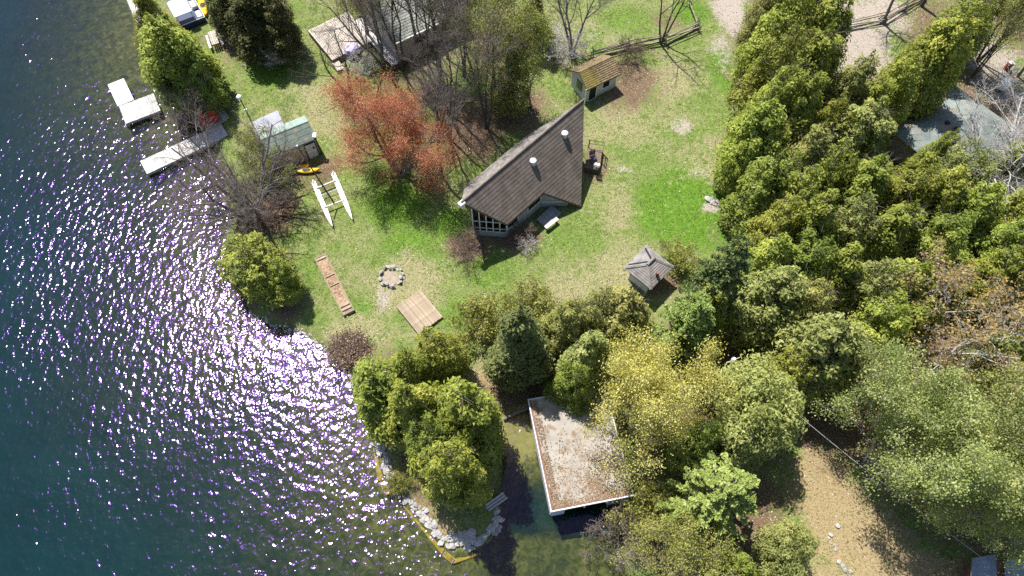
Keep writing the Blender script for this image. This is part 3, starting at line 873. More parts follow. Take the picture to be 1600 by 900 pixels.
for vs in ((C4[0], C4[1], tops[0]), (C4[1], C4[2], tops[1], tops[0]), (C4[2], C4[3], tops[1]), (C4[3], C4[0], tops[0], tops[1])):
    A, B = vs[0], vs[1]; T = vs[2]
    d = (B - A).normalized(); mid = (A + B) / 2
    inw = (T - A) - d * (T - A).dot(d); Hs = inw.length; inw.normalize()
    nrm = d.cross(inw); nrm = nrm if nrm.z > 0 else -nrm
    poly = [((p - A).dot(d), Hs - (p - A).dot(inw)) for p in vs]
    m = MB(); courses(m, poly, lambda s, t_, u, A=A, d=d, inw=inw, Hs=Hs, nrm=nrm: A + d * s + inw * (Hs - t_) + nrm * u, .2, .035, .06)
    rf = m.build('roof', MAT['shingle_grey'], pv)
for i in range(4):
    T = tops[0] if i < 2 else tops[1]
    if i in (1,): T = tops[0]
    A = C4[i]; d = (T - A)
    s = Vector((-d.y, d.x, 0)).normalized() * .13
    up = Vector((0, 0, .07))
    m = MB(); m.add([A - s + up * .3, A + s + up * .3, T + s + up * .3, T - s + up * .3, A + up * 1.3, T + up * 1.3], [(0, 4, 5, 3), (4, 1, 2, 5), (0, 1, 4), (3, 5, 2), (3, 2, 1, 0)])
    m.build('hip_cap', MAT['shingle_grey'], pv)
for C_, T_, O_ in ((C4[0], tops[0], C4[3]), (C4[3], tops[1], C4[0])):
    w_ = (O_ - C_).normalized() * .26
    m = MB(); m.tube([C_.lerp(T_, .12) + w_ + Vector((0, 0, .07)), C_.lerp(T_, .92) + w_ + Vector((0, 0, .09))], .07, 5); m.build('dark_strip', MAT['dark'], pv)  # dark strips laid beside two of the hips
m = MB(); m.tube([Q(0, -rid - .1, zt + .05), Q(0, rid + .1, zt + .05)], .12, 6); m.build('ridge_cap', MAT['shingle_grey'], pv)
m = MB(); c = (C4[1] * .4 + C4[2] * .25 + tops[0] * .35); m.box(c + Vector((.1, 0, .2)), (.22, .22, .42)); m.build('vent_stub', MAT['rust_board'], pv)
for sx in (-1, 1):
    for sy in (-1, 1):
        p = Q(sx * (a_ - .5), sy * (b_ - .5)); m = MB(); m.tube([Vector((p.x, p.y, zb - .2)), Vector((p.x, p.y, zw + .02))], .07, 6); m.build('post', MAT['white_siding'], pv)
m = MB(); m.prism([tuple(Q(x * (a_ - .45), y * (b_ - .45)).to_2d()) for x, y in ((-1, -1), (1, -1), (1, 1), (-1, 1))], zb - .2, zb + .14); m.build('floor_slab', MAT['shade_plank'], pv)
for y in (-1, 1):
    pa, pb_ = Q(-(a_ - .48), y * (b_ - .48)), Q(a_ - .48, y * (b_ - .48)); n_ = (ax2n * .03)
    m = MB(); m.prism([tuple(pa.to_2d() - n_), tuple(pb_.to_2d() - n_), tuple(pb_.to_2d() + n_), tuple(pa.to_2d() + n_)], zb + .15, zb + .95); m.build('half_wall', MAT['white_siding'], pv)

# ------------------------------------------------------------------ boathouse over the slip
zt = 2.55
bTL, bBL, bBR = at(826.5, 626, zt), at(862, 798, zt), at(988, 773, zt)
ey_ = (bTL - bBL).to_2d(); lbh = ey_.length; ey_.normalize()
exb = Vector((ey_.y, -ey_.x)); wb = (bBR - bBL).to_2d().dot(exb)
print('boathouse', wb, lbh)
Q = fr2(bBL.to_2d(), exb, ey_)
bh = thing('boathouse', Q(wb / 2, lbh / 2, 0), 'flat roofed boathouse with a leaf littered grey roof standing over the slip', 'boathouse')
m = MB()
nx_, ny_ = 10, 14
vs, fs = [], []
for j in range(ny_ + 1):
    for i in range(nx_ + 1):
        s, t_ = wb * i / nx_, lbh * j / ny_
        vs.append(Q(s, t_, zt + .03 * math.sin(s * 1.1) * math.sin(t_ * .9) + .05 * math.sin(math.pi * i / nx_)))
for j in range(ny_):
    for i in range(nx_):
        b0_ = j * (nx_ + 1) + i; fs.append((b0_, b0_ + 1, b0_ + nx_ + 2, b0_ + nx_ + 1))
m.add(vs, fs); m.prism([tuple(Q(s, t_).to_2d()) for s, t_ in ((.02, .02), (wb - .02, .02), (wb - .02, lbh - .02), (.02, lbh - .02))], zt - .18, zt - .06)
m.build('roof', MAT['felt'], bh)
MzB = Matrix.Rotation(math.atan2(exb.y, exb.x), 3, 'Z')
for s, mt, ox in ((-.04, 'white_siding', 0), (wb + .04, 'white_siding', 0)):
    m = MB(); m.box(Q(s, lbh / 2, zt - .08), (.07, lbh + .1, .30), MzB); m.build('fascia', MAT[mt], bh)
m = MB(); m.box(Q(.07, lbh / 2, zt + .05), (.12, lbh - .1, .05), MzB); m.build('edge_board', MAT['rust_board'], bh)
m = MB(); m.box(Q(wb / 2, -.05, zt - .05), (wb + .16, .09, .26), MzB); m.build('fascia', MAT['white_siding'], bh)
m = MB(); m.box(Q(wb / 2, .04, zt + .06), (wb - .2, .06, .04), MzB); m.build('edge_board', MAT['rust_board'], bh)
m = MB(); m.box(Q(wb / 2, lbh + .05, zt - .05), (wb + .16, .09, .26), MzB); m.build('fascia', MAT['white_siding'], bh)
for s in (.08, wb - .08):
    m = MB(); m.box(Q(s, lbh / 2, 1.05), (.1, lbh - .2, 2.75), MzB); m.build('wall', MAT['white_siding'], bh)
m = MB(); m.box(Q(wb / 2, lbh - .08, 1.05), (wb - .3, .1, 2.75), MzB); m.build('wall', MAT['white_siding'], bh)
for s, ww in ((.55, .9), (wb - .75, 1.3)):
    m = MB(); m.box(Q(s, .06, 1.1), (ww, .1, 2.5), MzB); m.build('front_panel', MAT['white_siding'], bh)
for s in (wb * .4, wb * .68):
    m = MB(); m.box(Q(s, -.13, zt - .2), (.12, .08, .22), MzB); m.build('bracket', MAT['white'], bh)
for s in (.5, wb - .5):
    m = MB(); m.box(Q(s, lbh / 2, .25), (.8, lbh - .5, .08), MzB); m.build('walkway', MAT['grey_plank'], bh)

# ------------------------------------------------------------------ the neighbour's bungalow at the top of the lot
t, Q, L, z0, H, ee = gable('bungalow', 'cream sided bungalow with a grey green shingle roof behind the tall bare trees', G(622, 96), G(726, 45), 1, 8.4, 2.7, 1.7, .45, MAT['cream_siding'], MAT['shingle_olive'], endover=.35, step=.25)
wall_panel(t, Q, ee, L * .36, z0 + 1.55, 1.1, .9, 'window', MAT['glass'], frame=MAT['white'])
wall_panel(t, Q, ee, L * .72, z0 + 1.55, 1.0, .9, 'window', MAT['glass'], frame=MAT['white'])
Mz = Matrix.Rotation(math.atan2(ee.y, ee.x), 3, 'Z')
m = MB(); m.box(Q(L * .3, -.52, H - .05), (L * .62, .13, .12), Mz); m.build('gutter', MAT['white'], t)
# its deck
A, ex, lx, ey, ly = quad_frame((481, 48), (519, 94), (556, 32), z0 + .6)
dk = thing('sun_deck', (A.x, A.y, z0), 'large weathered plank sun deck beside the cream bungalow', 'deck')
planks(dk, A, ex, ey, lx, ly, .2, MAT['deck_plank'], z0 + .6, gap=.03, jit=.03)
m = MB(); frame_box(m, A, ex, lx, ey, ly, z0 - .3, z0 + .575); m.build('frame', MAT['wood_pole'], dk)
A, ex, lx, ey, ly = quad_frame((552, 34), (612, 104), (574, 24), z0 + .6)
dk2 = thing('deck_walk', (A.x, A.y, z0), 'long bleached boardwalk along the bungalow wall', 'boardwalk')
planks(dk2, A, ex, ey, lx, ly, .2, MAT['bleached_plank'], z0 + .62, gap=.03, jit=.05)
m = MB(); frame_box(m, A, ex, lx, ey, ly, z0 - .3, z0 + .595); m.build('frame', MAT['wood_pole'], dk2)
A, ex, lx, ey, ly = quad_frame((519, 101), (528, 113), (530, 97), z0 + .15)
stp = thing('deck_step', (A.x, A.y, z0), 'short plank steps at the lawn end of the sun deck', 'steps')
planks(stp, A, ex, ey, lx, ly, .28, MAT['deck_plank'], z0 + .3)
m = MB(); frame_box(m, A, ex, lx, ey, ly, z0 - .2, z0 + .278); m.build('frame', MAT['wood_pole'], stp)
p = at(549, 74, z0 + 1.0)
ut = thing('covered_table', (p.x, p.y, z0 + .62), 'round table under a crumpled violet cover on the sun deck', 'table')
m = MB(); rngc = random.Random(5)
n = 18
vs = [p + Vector((0, 0, .12))]; 
for ri, (rr, zz) in enumerate(((.35, .11), (.62, .05), (.70, -.12), (.76, -.36))):
    for i in range(n):
        a = 6.283 * i / n; q = rr * (1 + rngc.uniform(-.09, .09)); vs.append(p + Vector((math.cos(a) * q, math.sin(a) * q, zz + rngc.uniform(-.04, .04))))
fs = [(0, 1 + i, 1 + (i + 1) % n) for i in range(n)]
for r_ in range(3):
    for i in range(n): fs.append((1 + r_ * n + i, 1 + (r_ + 1) * n + i, 1 + (r_ + 1) * n + (i + 1) % n, 1 + r_ * n + (i + 1) % n))
m.add(vs, fs); m.build('cover', MAT['violet_cloth'], ut)
m = MB(); m.tube([p + Vector((0, 0, -.37)), p + Vector((0, 0, .04))], .06, 6); m.build('leg', MAT['black_metal'], ut)

# ------------------------------------------------------------------ the hip roofed house among the trees on the right
zb = gz(*G(1480, 230).to_2d()); zw = zb + 2.7
cs = [at(1399, 226, zw), at(1516, 287, zw), at(1562, 196, zw), at(1497, 124, zw)]
# a rectangle fitted to the corners
cen = sum(cs, Vector()) / 4
ax1 = ((cs[2] - cs[3]) + (cs[1] - cs[0])).to_2d().normalized()
ax2n = Vector((-ax1.y, ax1.x))
a_ = abs((cs[2] - cs[0]).to_2d().dot(ax1)) / 2; b_ = abs((cs[2] - cs[0]).to_2d().dot(ax2n)) / 2
b_ = max(b_, 4.0); a_ = max(a_, 3.6)
print('house', a_, b_)
Q = fr2(cen.to_2d(), ax1, ax2n)
hs = thing('hip_roof_house', (cen.x, cen.y, zb), 'house with a pale green hipped shingle roof half hidden by cedars', 'house')
zt = zw + 1.9; rid = max(b_ - a_, .6)
tops = (Q(0, -rid, zt), Q(0, rid, zt))
C4 = [Q(-a_, -b_, zw), Q(a_, -b_, zw), Q(a_, b_, zw), Q(-a_, b_, zw)]
for vs in ((C4[0], C4[1], tops[0]), (C4[1], C4[2], tops[1], tops[0]), (C4[2], C4[3], tops[1]), (C4[3], C4[0], tops[0], tops[1])):
    A, B = vs[0], vs[1]; T = vs[2]
    d = (B - A).normalized(); inw = (T - A) - d * (T - A).dot(d); Hs = inw.length; inw.normalize()
    nrm = d.cross(inw); nrm = nrm if nrm.z > 0 else -nrm
    poly = [((p - A).dot(d), Hs - (p - A).dot(inw)) for p in vs]
    m = MB(); courses(m, poly, lambda s, t_, u, A=A, d=d, inw=inw, Hs=Hs, nrm=nrm: A + d * s + inw * (Hs - t_) + nrm * u, .2, .010, .08)
    m.build('roof', MAT['shingle_green'], hs)
m = MB(); m.prism([tuple(Q(x * (a_ - .5), y * (b_ - .5)).to_2d()) for x, y in ((-1, -1), (1, -1), (1, 1), (-1, 1))], zb - .3, zw - .1); m.build('wall', MAT['cream_siding'], hs)
for px, py in ((1477, 196), (1490, 206)):
    z = zw + 1.2
    p = at(px, py, z)
    m = MB(); m.box(p + Vector((0, 0, .1)), (.3, .3, .7)); m.build('roof_vent', MAT['black_metal'], hs)

# corner of a blue grey roof at the lower right
p = [at(1511, 905, 2.9), at(1517, 868, 2.9), at(1600, 846, 2.9), at(1640, 905, 2.9), at(1640, 960, 2.9), at(1500, 960, 2.9)]
zc = gz(p[1].x, p[1].y)
br_ = thing('blue_roof_cabin', (p[2].x, p[2].y, zc), 'cabin with a flat blue grey roof and pale downpipe showing at the lower corner', 'cabin')
m = MB(); m.slab([at(1520, 872, 2.9), at(1556, 866, 2.9), at(1560, 960, 2.9), at(1516, 960, 2.9)], .14); m.build('roof', MAT['slate_blue'], br_)
m = MB(); m.slab([at(1572, 876, 2.5), at(1640, 866, 2.5), at(1660, 960, 2.5), at(1566, 960, 2.5)], .14); m.build('roof', MAT['slate_blue'], br_)
m = MB(); m.prism([tuple(at(x, y, 2.5).to_2d()) for x, y in ((1526, 880), (1630, 872), (1640, 950), (1520, 950))], zc - .3, 2.3); m.build('wall', MAT['rust_board'], br_)
m = MB(); m.tube([at(1521, 882, 2.8), at(1517, 905, 2.8), at(1514, 950, 2.8)], .07, 6); m.build('gutter', MAT['white'], br_)
# ------------------------------------------------------------------ foliage and trees
def leaf_quads(Cn, Nn, L, W, rng):
    """rhombic leaves: centres, normals, lengths, widths"""
    n = len(Cn)
    Nn = Nn / (np.linalg.norm(Nn, axis=1, keepdims=True) + 1e-9)
    t = rng.normal(size=(n, 3))
    t -= Nn * (t * Nn).sum(1, keepdims=True)
    t /= np.linalg.norm(t, axis=1, keepdims=True) + 1e-9
    b = np.cross(Nn, t)
    L, W = np.broadcast_to(L, n)[:, None], np.broadcast_to(W, n)[:, None]
    bend = Nn * (L * .12)
    V = np.stack([Cn - t * L / 2 - bend, Cn + b * W / 2, Cn + t * L / 2 - bend, Cn - b * W / 2], 1).reshape(-1, 3)
    return V, np.arange(4 * n).reshape(n, 4)

def unit(v):
    return v / (np.linalg.norm(v, axis=-1, keepdims=True) + 1e-9)

def tubes_np(branches, sides_of):
    """branches: list of (pts, radii, level) -> V, F(quads)"""
    V, F, base = [], [], 0
    for pts, rad, lev in branches:
        k = sides_of(lev)
        P = np.asarray(pts, float)
        d = unit(np.gradient(P, axis=0))
        ref = np.array([0, 0, 1.0]) if abs(d[0][2]) < .8 else np.array([1.0, 0, 0])
        a = unit(np.cross(d, ref)); b = np.cross(d, a)
        th = np.arange(k) * 2 * math.pi / k
        ring = P[:, None] + (a[:, None] * np.cos(th)[None, :, None] + b[:, None] * np.sin(th)[None, :, None]) * np.asarray(rad)[:, None, None]
        m = len(P)
        V.append(ring.reshape(-1, 3))
        i = np.arange(m * k).reshape(m, k) + base
        q = np.stack([i[:-1], np.roll(i[:-1], -1, 1), np.roll(i[1:], -1, 1), i[1:]], -1).reshape(-1, 4)
        F.append(q); base += m * k
    return np.concatenate(V), np.concatenate(F)

# ---- conifers with scaly sprays: lumpy cone of boughs
def cedar_crown(seed, h=10.0, Rd=2.5, blunt=.75, boughs=125, per=135, lean=0.0, skirt=.10, bs=1.0, ls=1.0):
    rng = np.random.default_rng(seed)
    ph = rng.uniform(0, 6.28, 4)
    cs, ns, tn = [], [], []
    for i in range(boughs):
        t = (i + .5) / boughs
        t = 1 - math.sqrt(1 - t * .985)                 # more of them low down
        t = skirt + (1 - skirt) * t
        th = i * 2.39996 + rng.normal(0, .35)
        prof = (1 - t) ** blunt * min(1.0, .62 + (t - skirt) * 2.2)
        lob = 1 + .20 * math.sin(2 * th + ph[0]) + .15 * math.sin(3 * th + ph[1] + 3 * t) + .10 * math.sin(9 * t + ph[2])
        r = Rd * prof * lob * rng.uniform(.72, 1.06) * .86
        c = np.array([math.cos(th) * r, math.sin(th) * r, h * t + rng.normal(0, .18)])
        outw = np.array([math.cos(th), math.sin(th), .55 + .9 * t])
        outw /= np.linalg.norm(outw)
        rb = bs * Rd * (.15 + .22 * rng.random()) * (1.05 - .55 * t)
        n = int(per * (.5 + rng.random()) * (.55 + rb / (Rd * .36)) * .75)
        d = unit(rng.normal(size=(n, 3)) + outw * .95)
        rad = rb * rng.uniform(.4, 1.25, (n, 1)) ** .8
        p = c + d * rad * np.array([1.1, 1.1, 1.25])
        cs.append(p)
        ns.append(unit(d * .65 + outw * .45 + np.array([0, 0, .35]) + rng.normal(size=(n, 3)) * .42))
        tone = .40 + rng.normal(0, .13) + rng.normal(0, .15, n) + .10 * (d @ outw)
        tn.append(tone)
    # thinner foliage inside, so that no daylight shows right through
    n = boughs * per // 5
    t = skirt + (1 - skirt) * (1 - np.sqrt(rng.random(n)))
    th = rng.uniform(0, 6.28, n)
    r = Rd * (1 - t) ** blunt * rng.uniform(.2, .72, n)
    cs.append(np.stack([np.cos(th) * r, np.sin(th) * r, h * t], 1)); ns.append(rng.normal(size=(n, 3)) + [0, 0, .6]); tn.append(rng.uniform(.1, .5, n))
    P, Nn, T = np.concatenate(cs), np.concatenate(ns), np.concatenate(tn)
    P[:, 0] += lean * (P[:, 2] / h) ** 2
    k = len(P)
    V, F = leaf_quads(P, Nn, ls * rng.uniform(.15, .38, k), ls * rng.uniform(.07, .15, k), rng)
    return V, F, np.clip(T, 0, 1)

def straight_trunk(seed, h, r):
    rng = np.random.default_rng(seed)
    z = np.linspace(-.15, h * .93, 8)
    P = np.stack([np.cumsum(rng.normal(0, .03, 8)), np.cumsum(rng.normal(0, .03, 8)), z], 1)
    return [(P, np.linspace(r, r * .18, 8), 0)]

def stray(seed, h=10.0, Rd=2.5, n=46):
    """dead grey sprays that poke out of a crown"""
    rng = np.random.default_rng(seed + 900)
    out = []
    for i in range(n):
        t = rng.uniform(.12, .92); th = rng.uniform(0, 6.28)
        r = Rd * (1 - t) ** .65
        d = np.array([math.cos(th), math.sin(th), rng.uniform(.1, .7)])
        s = np.linspace(0, 1, 4)[:, None]
        a = np.array([math.cos(th) * r * .25, math.sin(th) * r * .25, h * t])
        out.append((a + d * s * (r * .85 + .45) + rng.normal(0, .07, (4, 3)) * s, [.028, .022, .014, .004], 2))
    return out

def pine_crown(seed, h=11.0, Rd=3.4, tiers=11, droop=.18, base=.16, dense=1.0, nb_=8, wf=1.0, ll=1.0):
    rng = np.random.default_rng(seed)
    br, cs, ns, tn = [], [], [], []
    for i in range(tiers):
        t = base + (1 - base) * (i / tiers) ** .9
        L0 = Rd * (1 - t) ** .7 * (1.05 if i else .85)
        m = nb_ if i < tiers - 3 else max(nb_ - 3, 5)
        off = rng.uniform(0, 6.28)
        for j in range(m):
            th = off + j * 6.283 / m + rng.normal(0, .16)
            L = L0 * rng.uniform(.72, 1.12)
            up = .30 + .75 * t
            s = np.linspace(0, 1, 6)
            x = L * s
            z = h * t + L * (up * s - (up + droop) * .72 * s ** 2)
            side = rng.normal(0, .12) * x * s
            P = np.stack([np.cos(th) * x - np.sin(th) * side, np.sin(th) * x + np.cos(th) * side, z], 1)
            br.append((P, .055 * (1 - .8 * s) * (1.1 - t), 2))
            nb = max(3, int(L * 3.6 * dense))
            for q in range(nb):
                f = .28 + .74 * (q + rng.random()) / nb
                c = np.array([np.interp(f, s, P[:, a]) for a in range(3)])
                wdt = (.18 + .34 * L * .35 * (1 - abs(f - .55)))
                lat = rng.uniform(-1, 1) * wdt * wf
                c = c + np.array([-math.sin(th), math.cos(th), 0]) * lat + [0, 0, .05]
                k = int(20 * dense)
                d = unit(rng.normal(size=(k, 3)) + np.array([math.cos(th), math.sin(th), .55]) * .9)
                cs.append(c + d * rng.uniform(.05, .27, (k, 1)) * [1, 1, .6] * (.6 + .4 * wf))
                ns.append(unit(rng.normal(size=(k, 3)) * .55 + [0, 0, .9]))
                tn.append(.36 + .2 * f + rng.normal(0, .12) + rng.normal(0, .12, k))
    P, Nn, T = np.concatenate(cs), np.concatenate(ns), np.concatenate(tn)
    k = len(P)
    V, F = leaf_quads(P, Nn, ll * rng.uniform(.18, .34, k), rng.uniform(.07, .13, k), rng)
    return V, F, np.clip(T, 0, 1), br

# ---- broadleaf trees, leafless or in bud
def grow(seed, h, spread=.55, stems=1, limbs=9, kids=(6, 6, 4), lean=(0, 0), clear=.25, r0=.16, stem_lean=.3, gn=.0, up=.10):
    rng = random.Random(seed)
    out, ends = [], []
    def rot_off(d, ang, az):
        a = d.orthogonal().normalized(); b = d.cross(a)
        return (d * math.cos(ang) + (a * math.cos(az) + b * math.sin(az)) * math.sin(ang)).normalized()
    def branch(p, d, L, r, lev, maxlev):
        ns = (7, 5, 4, 3, 2)[lev]
        pts, rad = [p.copy()], [r]
        q, dd = p.copy(), d.copy()
        wob = (.10, .18, .22, .28, .3)[lev]
        for i in range(ns):
            dd = (dd + Vector((rng.gauss(0, wob), rng.gauss(0, wob), rng.gauss(0, wob) + up * (1 if lev else .6)))).normalized()
            q = q + dd * (L / ns)
            pts.append(q.copy()); rad.append(r * (1 - (.72 if lev < 2 else .85) * (i + 1) / ns))
        out.append(([tuple(x) for x in pts], rad, lev))
        if lev >= 2:
            for x in pts[1:]:
                ends.append((tuple(x), lev))
        if lev >= maxlev:
            return
        nk = limbs if lev == 0 else kids[lev - 1]
        f0 = clear if lev == 0 else .22
        az = rng.uniform(0, 6.28)
        for j in range(nk):
            f = f0 + (1 - f0) * (j + rng.uniform(.2, .8)) / nk
            k = min(int(f * ns), ns - 1)
            c = Vector(pts[k]).lerp(Vector(pts[k + 1]), f * ns - k)
            dl = (Vector(pts[k + 1]) - Vector(pts[k])).normalized()
            az += 2.4 + rng.gauss(0, .4)
            ang = (spread * rng.uniform(.85, 1.35)) if lev == 0 else rng.uniform(.45, .95)
            Lk = L * ((.62 - .28 * f) if lev == 0 else rng.uniform(.42, .62) * (1.12 - .5 * f))
            branch(c, rot_off(dl, ang, az), Lk, max(r * (1 - .7 * f) * .58, .009), lev + 1, maxlev)
    for s in range(stems):
        a = 6.283 * s / stems + rng.uniform(-.4, .4)
        l = stem_lean * (rng.uniform(.5, 1.2) if stems > 1 else .1)
        d = Vector((math.cos(a) * l + lean[0], math.sin(a) * l + lean[1], 1)).normalized()
        branch(Vector((math.cos(a) * .12 * (stems > 1), math.sin(a) * .12 * (stems > 1), -.15)), d, h * rng.uniform(.85, 1), r0 * (1 if stems == 1 else .8), 0, 4)
    return out, np.array([e[0] for e in ends]), np.array([e[1] for e in ends])

def sides_of(l):
    return (8, 6, 4, 3, 3)[l]

KIND = {}
def reg(kind, parts, H, Rr):
    KIND.setdefault(kind, []).append((parts, H, Rr))

for i, (bl, ln) in enumerate([(.72, .2), (.62, -.5), (.85, .1), (.5, .35), (.7, -.35), (.58, .6)]):
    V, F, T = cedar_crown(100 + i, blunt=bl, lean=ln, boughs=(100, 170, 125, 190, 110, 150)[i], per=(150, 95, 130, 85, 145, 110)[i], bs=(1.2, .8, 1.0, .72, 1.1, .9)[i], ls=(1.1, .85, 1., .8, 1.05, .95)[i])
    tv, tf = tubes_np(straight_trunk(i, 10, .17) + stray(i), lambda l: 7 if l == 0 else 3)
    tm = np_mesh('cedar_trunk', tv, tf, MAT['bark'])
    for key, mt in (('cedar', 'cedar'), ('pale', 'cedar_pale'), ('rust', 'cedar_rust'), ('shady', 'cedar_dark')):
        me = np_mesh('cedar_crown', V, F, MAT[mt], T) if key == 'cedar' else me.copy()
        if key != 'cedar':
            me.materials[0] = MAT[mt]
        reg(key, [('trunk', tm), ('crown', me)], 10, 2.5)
# the slender pointed one
V, F, T = cedar_crown(190, h=12, Rd=2.3, blunt=.95, boughs=130)
tv, tf = tubes_np(straight_trunk(9, 12, .18), lambda l: 7)
reg('spire', [('trunk', np_mesh('cedar_trunk', tv, tf, MAT['bark'])), ('crown', np_mesh('cedar_crown', V, F, MAT['cedar_deep'], T))], 12, 2.3)
# broad round heads in young leaf
for i in range(3):
    V, F, T = cedar_crown(300 + i, h=9, Rd=3.6, blunt=.42, boughs=120, per=130, skirt=.30)
    tv, tf = tubes_np(straight_trunk(30 + i, 8.5, .2), lambda l: 7)
    reg('round', [('trunk', np_mesh('trunk', tv, tf, MAT['bark_grey'])), ('crown', np_mesh('crown', V, F, MAT['cedar_pale'], T))], 9, 3.6)
for i, (dn, mt, key) in enumerate([(1.35, 'pine', 'pine'), (1.15, 'pine_pale', 'fir'), (1.25, 'pine_pale', 'fir')]):
    V, F, T, br = pine_crown(400 + i, dense=dn, tiers=(11, 11, 8)[i], droop=(.18, .2, .34)[i], nb_=(8, 8, 9)[i], wf=(1, 1, .42)[i], ll=(1, 1, .9)[i])
    tv, tf = tubes_np(straight_trunk(40 + i, 11, .2) + br, lambda l: 7 if l == 0 else 4)
    reg(key, [('trunk', np_mesh('pine_trunk', tv, tf, MAT['bark'])), ('crown', np_mesh('pine_crown', V, F, MAT[mt], T))], 11, 3.4)

def bare(kind, seed, H, Rr, bark, twig, bud=None, nbud=0, bsize=(.08, .16), spread_b=.12, flat=.3, **kw):
    br, E, lv = grow(seed, H, **kw)
    big = [b for b in br if b[2] <= 1]; small = [b for b in br if b[2] > 1]
    tv, tf = tubes_np(big, sides_of)
    sv, sf = tubes_np(small, sides_of)
    parts = [('trunk', np_mesh('trunk', tv, tf, MAT[bark])), ('branches', np_mesh('branches', sv, sf, MAT[twig]))]
    if bud:
        rng = np.random.default_rng(seed)
        idx = rng.integers(0, len(E), nbud)
        P = E[idx] + rng.normal(0, spread_b, (nbud, 3))
        V, F = leaf_quads(P, rng.normal(size=(nbud, 3)) + [0, 0, flat], rng.uniform(*bsize, nbud), rng.uniform(bsize[0], bsize[1], nbud) * .7, rng)
        # neighbouring buds share a tone, so that light and dark clumps form
        T = .5 + .22 * np.sin(P[:, 0] * 1.7 + seed) * np.sin(P[:, 1] * 1.9) + .18 * np.sin(P[:, 2] * 2.1) + rng.normal(0, .16, nbud)
        parts.append(('buds' if bsize[1] < .17 else 'foliage', np_mesh('buds', V, F, MAT[bud], np.clip(T, 0, 1))))
    reg(kind, parts, H, Rr)

bare('maple', 11, 8.0, 4, 'bark_grey', 'twig_brown', 'bud_red', 60000, (.06, .13), .36, spread=1.0, stems=4, limbs=9, kids=(7, 6, 4), clear=.15, r0=.24, stem_lean=.75)
bare('grey', 21, 10.0, 4, 'bark_grey', 'twig', None, spread=.6, stems=1, limbs=11, kids=(7, 6, 5), clear=.3, r0=.22)
bare('grey', 22, 10.0, 4, 'bark_grey', 'twig', None, spread=.6, stems=3, limbs=9, kids=(6, 6, 5), clear=.3, r0=.2)
bare('tall', 23, 13.0, 3, 'bark', 'twig', None, spread=.5, stems=1, limbs=11, kids=(6, 6, 4), clear=.45, r0=.23)
bare('tall', 24, 13.0, 3, 'bark', 'twig', None, spread=.55, stems=3, limbs=9, kids=(6, 6, 4), clear=.45, r0=.15, stem_lean=.12)
bare('shoretree', 25, 9.0, 5, 'bark_grey', 'twig', None, spread=.85, stems=7, limbs=8, kids=(7, 6, 4), clear=.12, r0=.22, stem_lean=.75)
bare('pale', 26, 9.0, 4, 'bark_pale', 'twig_pale', None, spread=.65, stems=4, limbs=7, kids=(6, 5, 4), clear=.2, r0=.13, stem_lean=.5)
bare('lime', 31, 11.0, 4, 'bark', 'twig', 'bud_lime', 12000, (.10, .20), .24, spread=.6, stems=2, limbs=9, kids=(6, 6, 4), clear=.2, r0=.15)
bare('lime', 32, 11.0, 4, 'bark', 'twig', 'bud_lime', 10000, (.10, .20), .24, spread=.65, stems=1, limbs=11, kids=(6, 6, 4), clear=.2, r0=.18)
bare('yellow', 33, 9.5, 4.6, 'bark_grey', 'twig', 'bud_yellow', 36000, (.08, .18), .30, spread=.75, stems=4, limbs=8, kids=(6, 6, 4), clear=.15, r0=.14, stem_lean=.45)
bare('tan', 34, 10.0, 4.2, 'bark_pale', 'twig_pale', 'bud_tan', 7500, (.12, .24), .24, spread=.75, stems=3, limbs=8, kids=(6, 6, 4), clear=.2, r0=.15, stem_lean=.4)
bare('leafy', 35, 11.0, 5.0, 'bark_pale', 'twig_pale', 'cedar_pale', 44000, (.11, .25), .36, .9, spread=.8, stems=3, limbs=10, kids=(6, 6, 4), clear=.15, r0=.17, stem_lean=.4)
bare('leafy', 36, 11.0, 5.0, 'bark_pale', 'twig_pale', 'cedar_pale', 44000, (.11, .25), .36, .9, spread=.8, stems=2, limbs=12, kids=(6, 6, 4), clear=.15, r0=.18, stem_lean=.3)
bare('sparse', 37, 8.0, 3.0, 'bark', 'twig_brown', None, spread=.8, stems=3, limbs=5, kids=(5, 4, 3), clear=.35, r0=.17, stem_lean=.35)
bare('shrub', 41, 2.2, 1.4, 'twig_brown', 'twig_brown', None, spread=.8, stems=9, limbs=6, kids=(5, 4, 3), clear=.1, r0=.025, stem_lean=.8)
bare('shrub_pale', 42, 2.2, 1.4, 'twig_pale', 'twig_pale', None, spread=.8, stems=9, limbs=6, kids=(5, 4, 3), clear=.1, r0=.025, stem_lean=.8)
bare('shrub_grey', 44, 2.2, 1.4, 'twig', 'twig', None, spread=.8, stems=9, limbs=6, kids=(5, 4, 3), clear=.1, r0=.025, stem_lean=.8)
bare('bush_lime', 43, 3.0, 1.8, 'twig', 'twig', 'bud_lime', 5200, (.10, .2), .2, spread=.8, stems=8, limbs=6, kids=(5, 4, 3), clear=.1, r0=.035, stem_lean=.7)

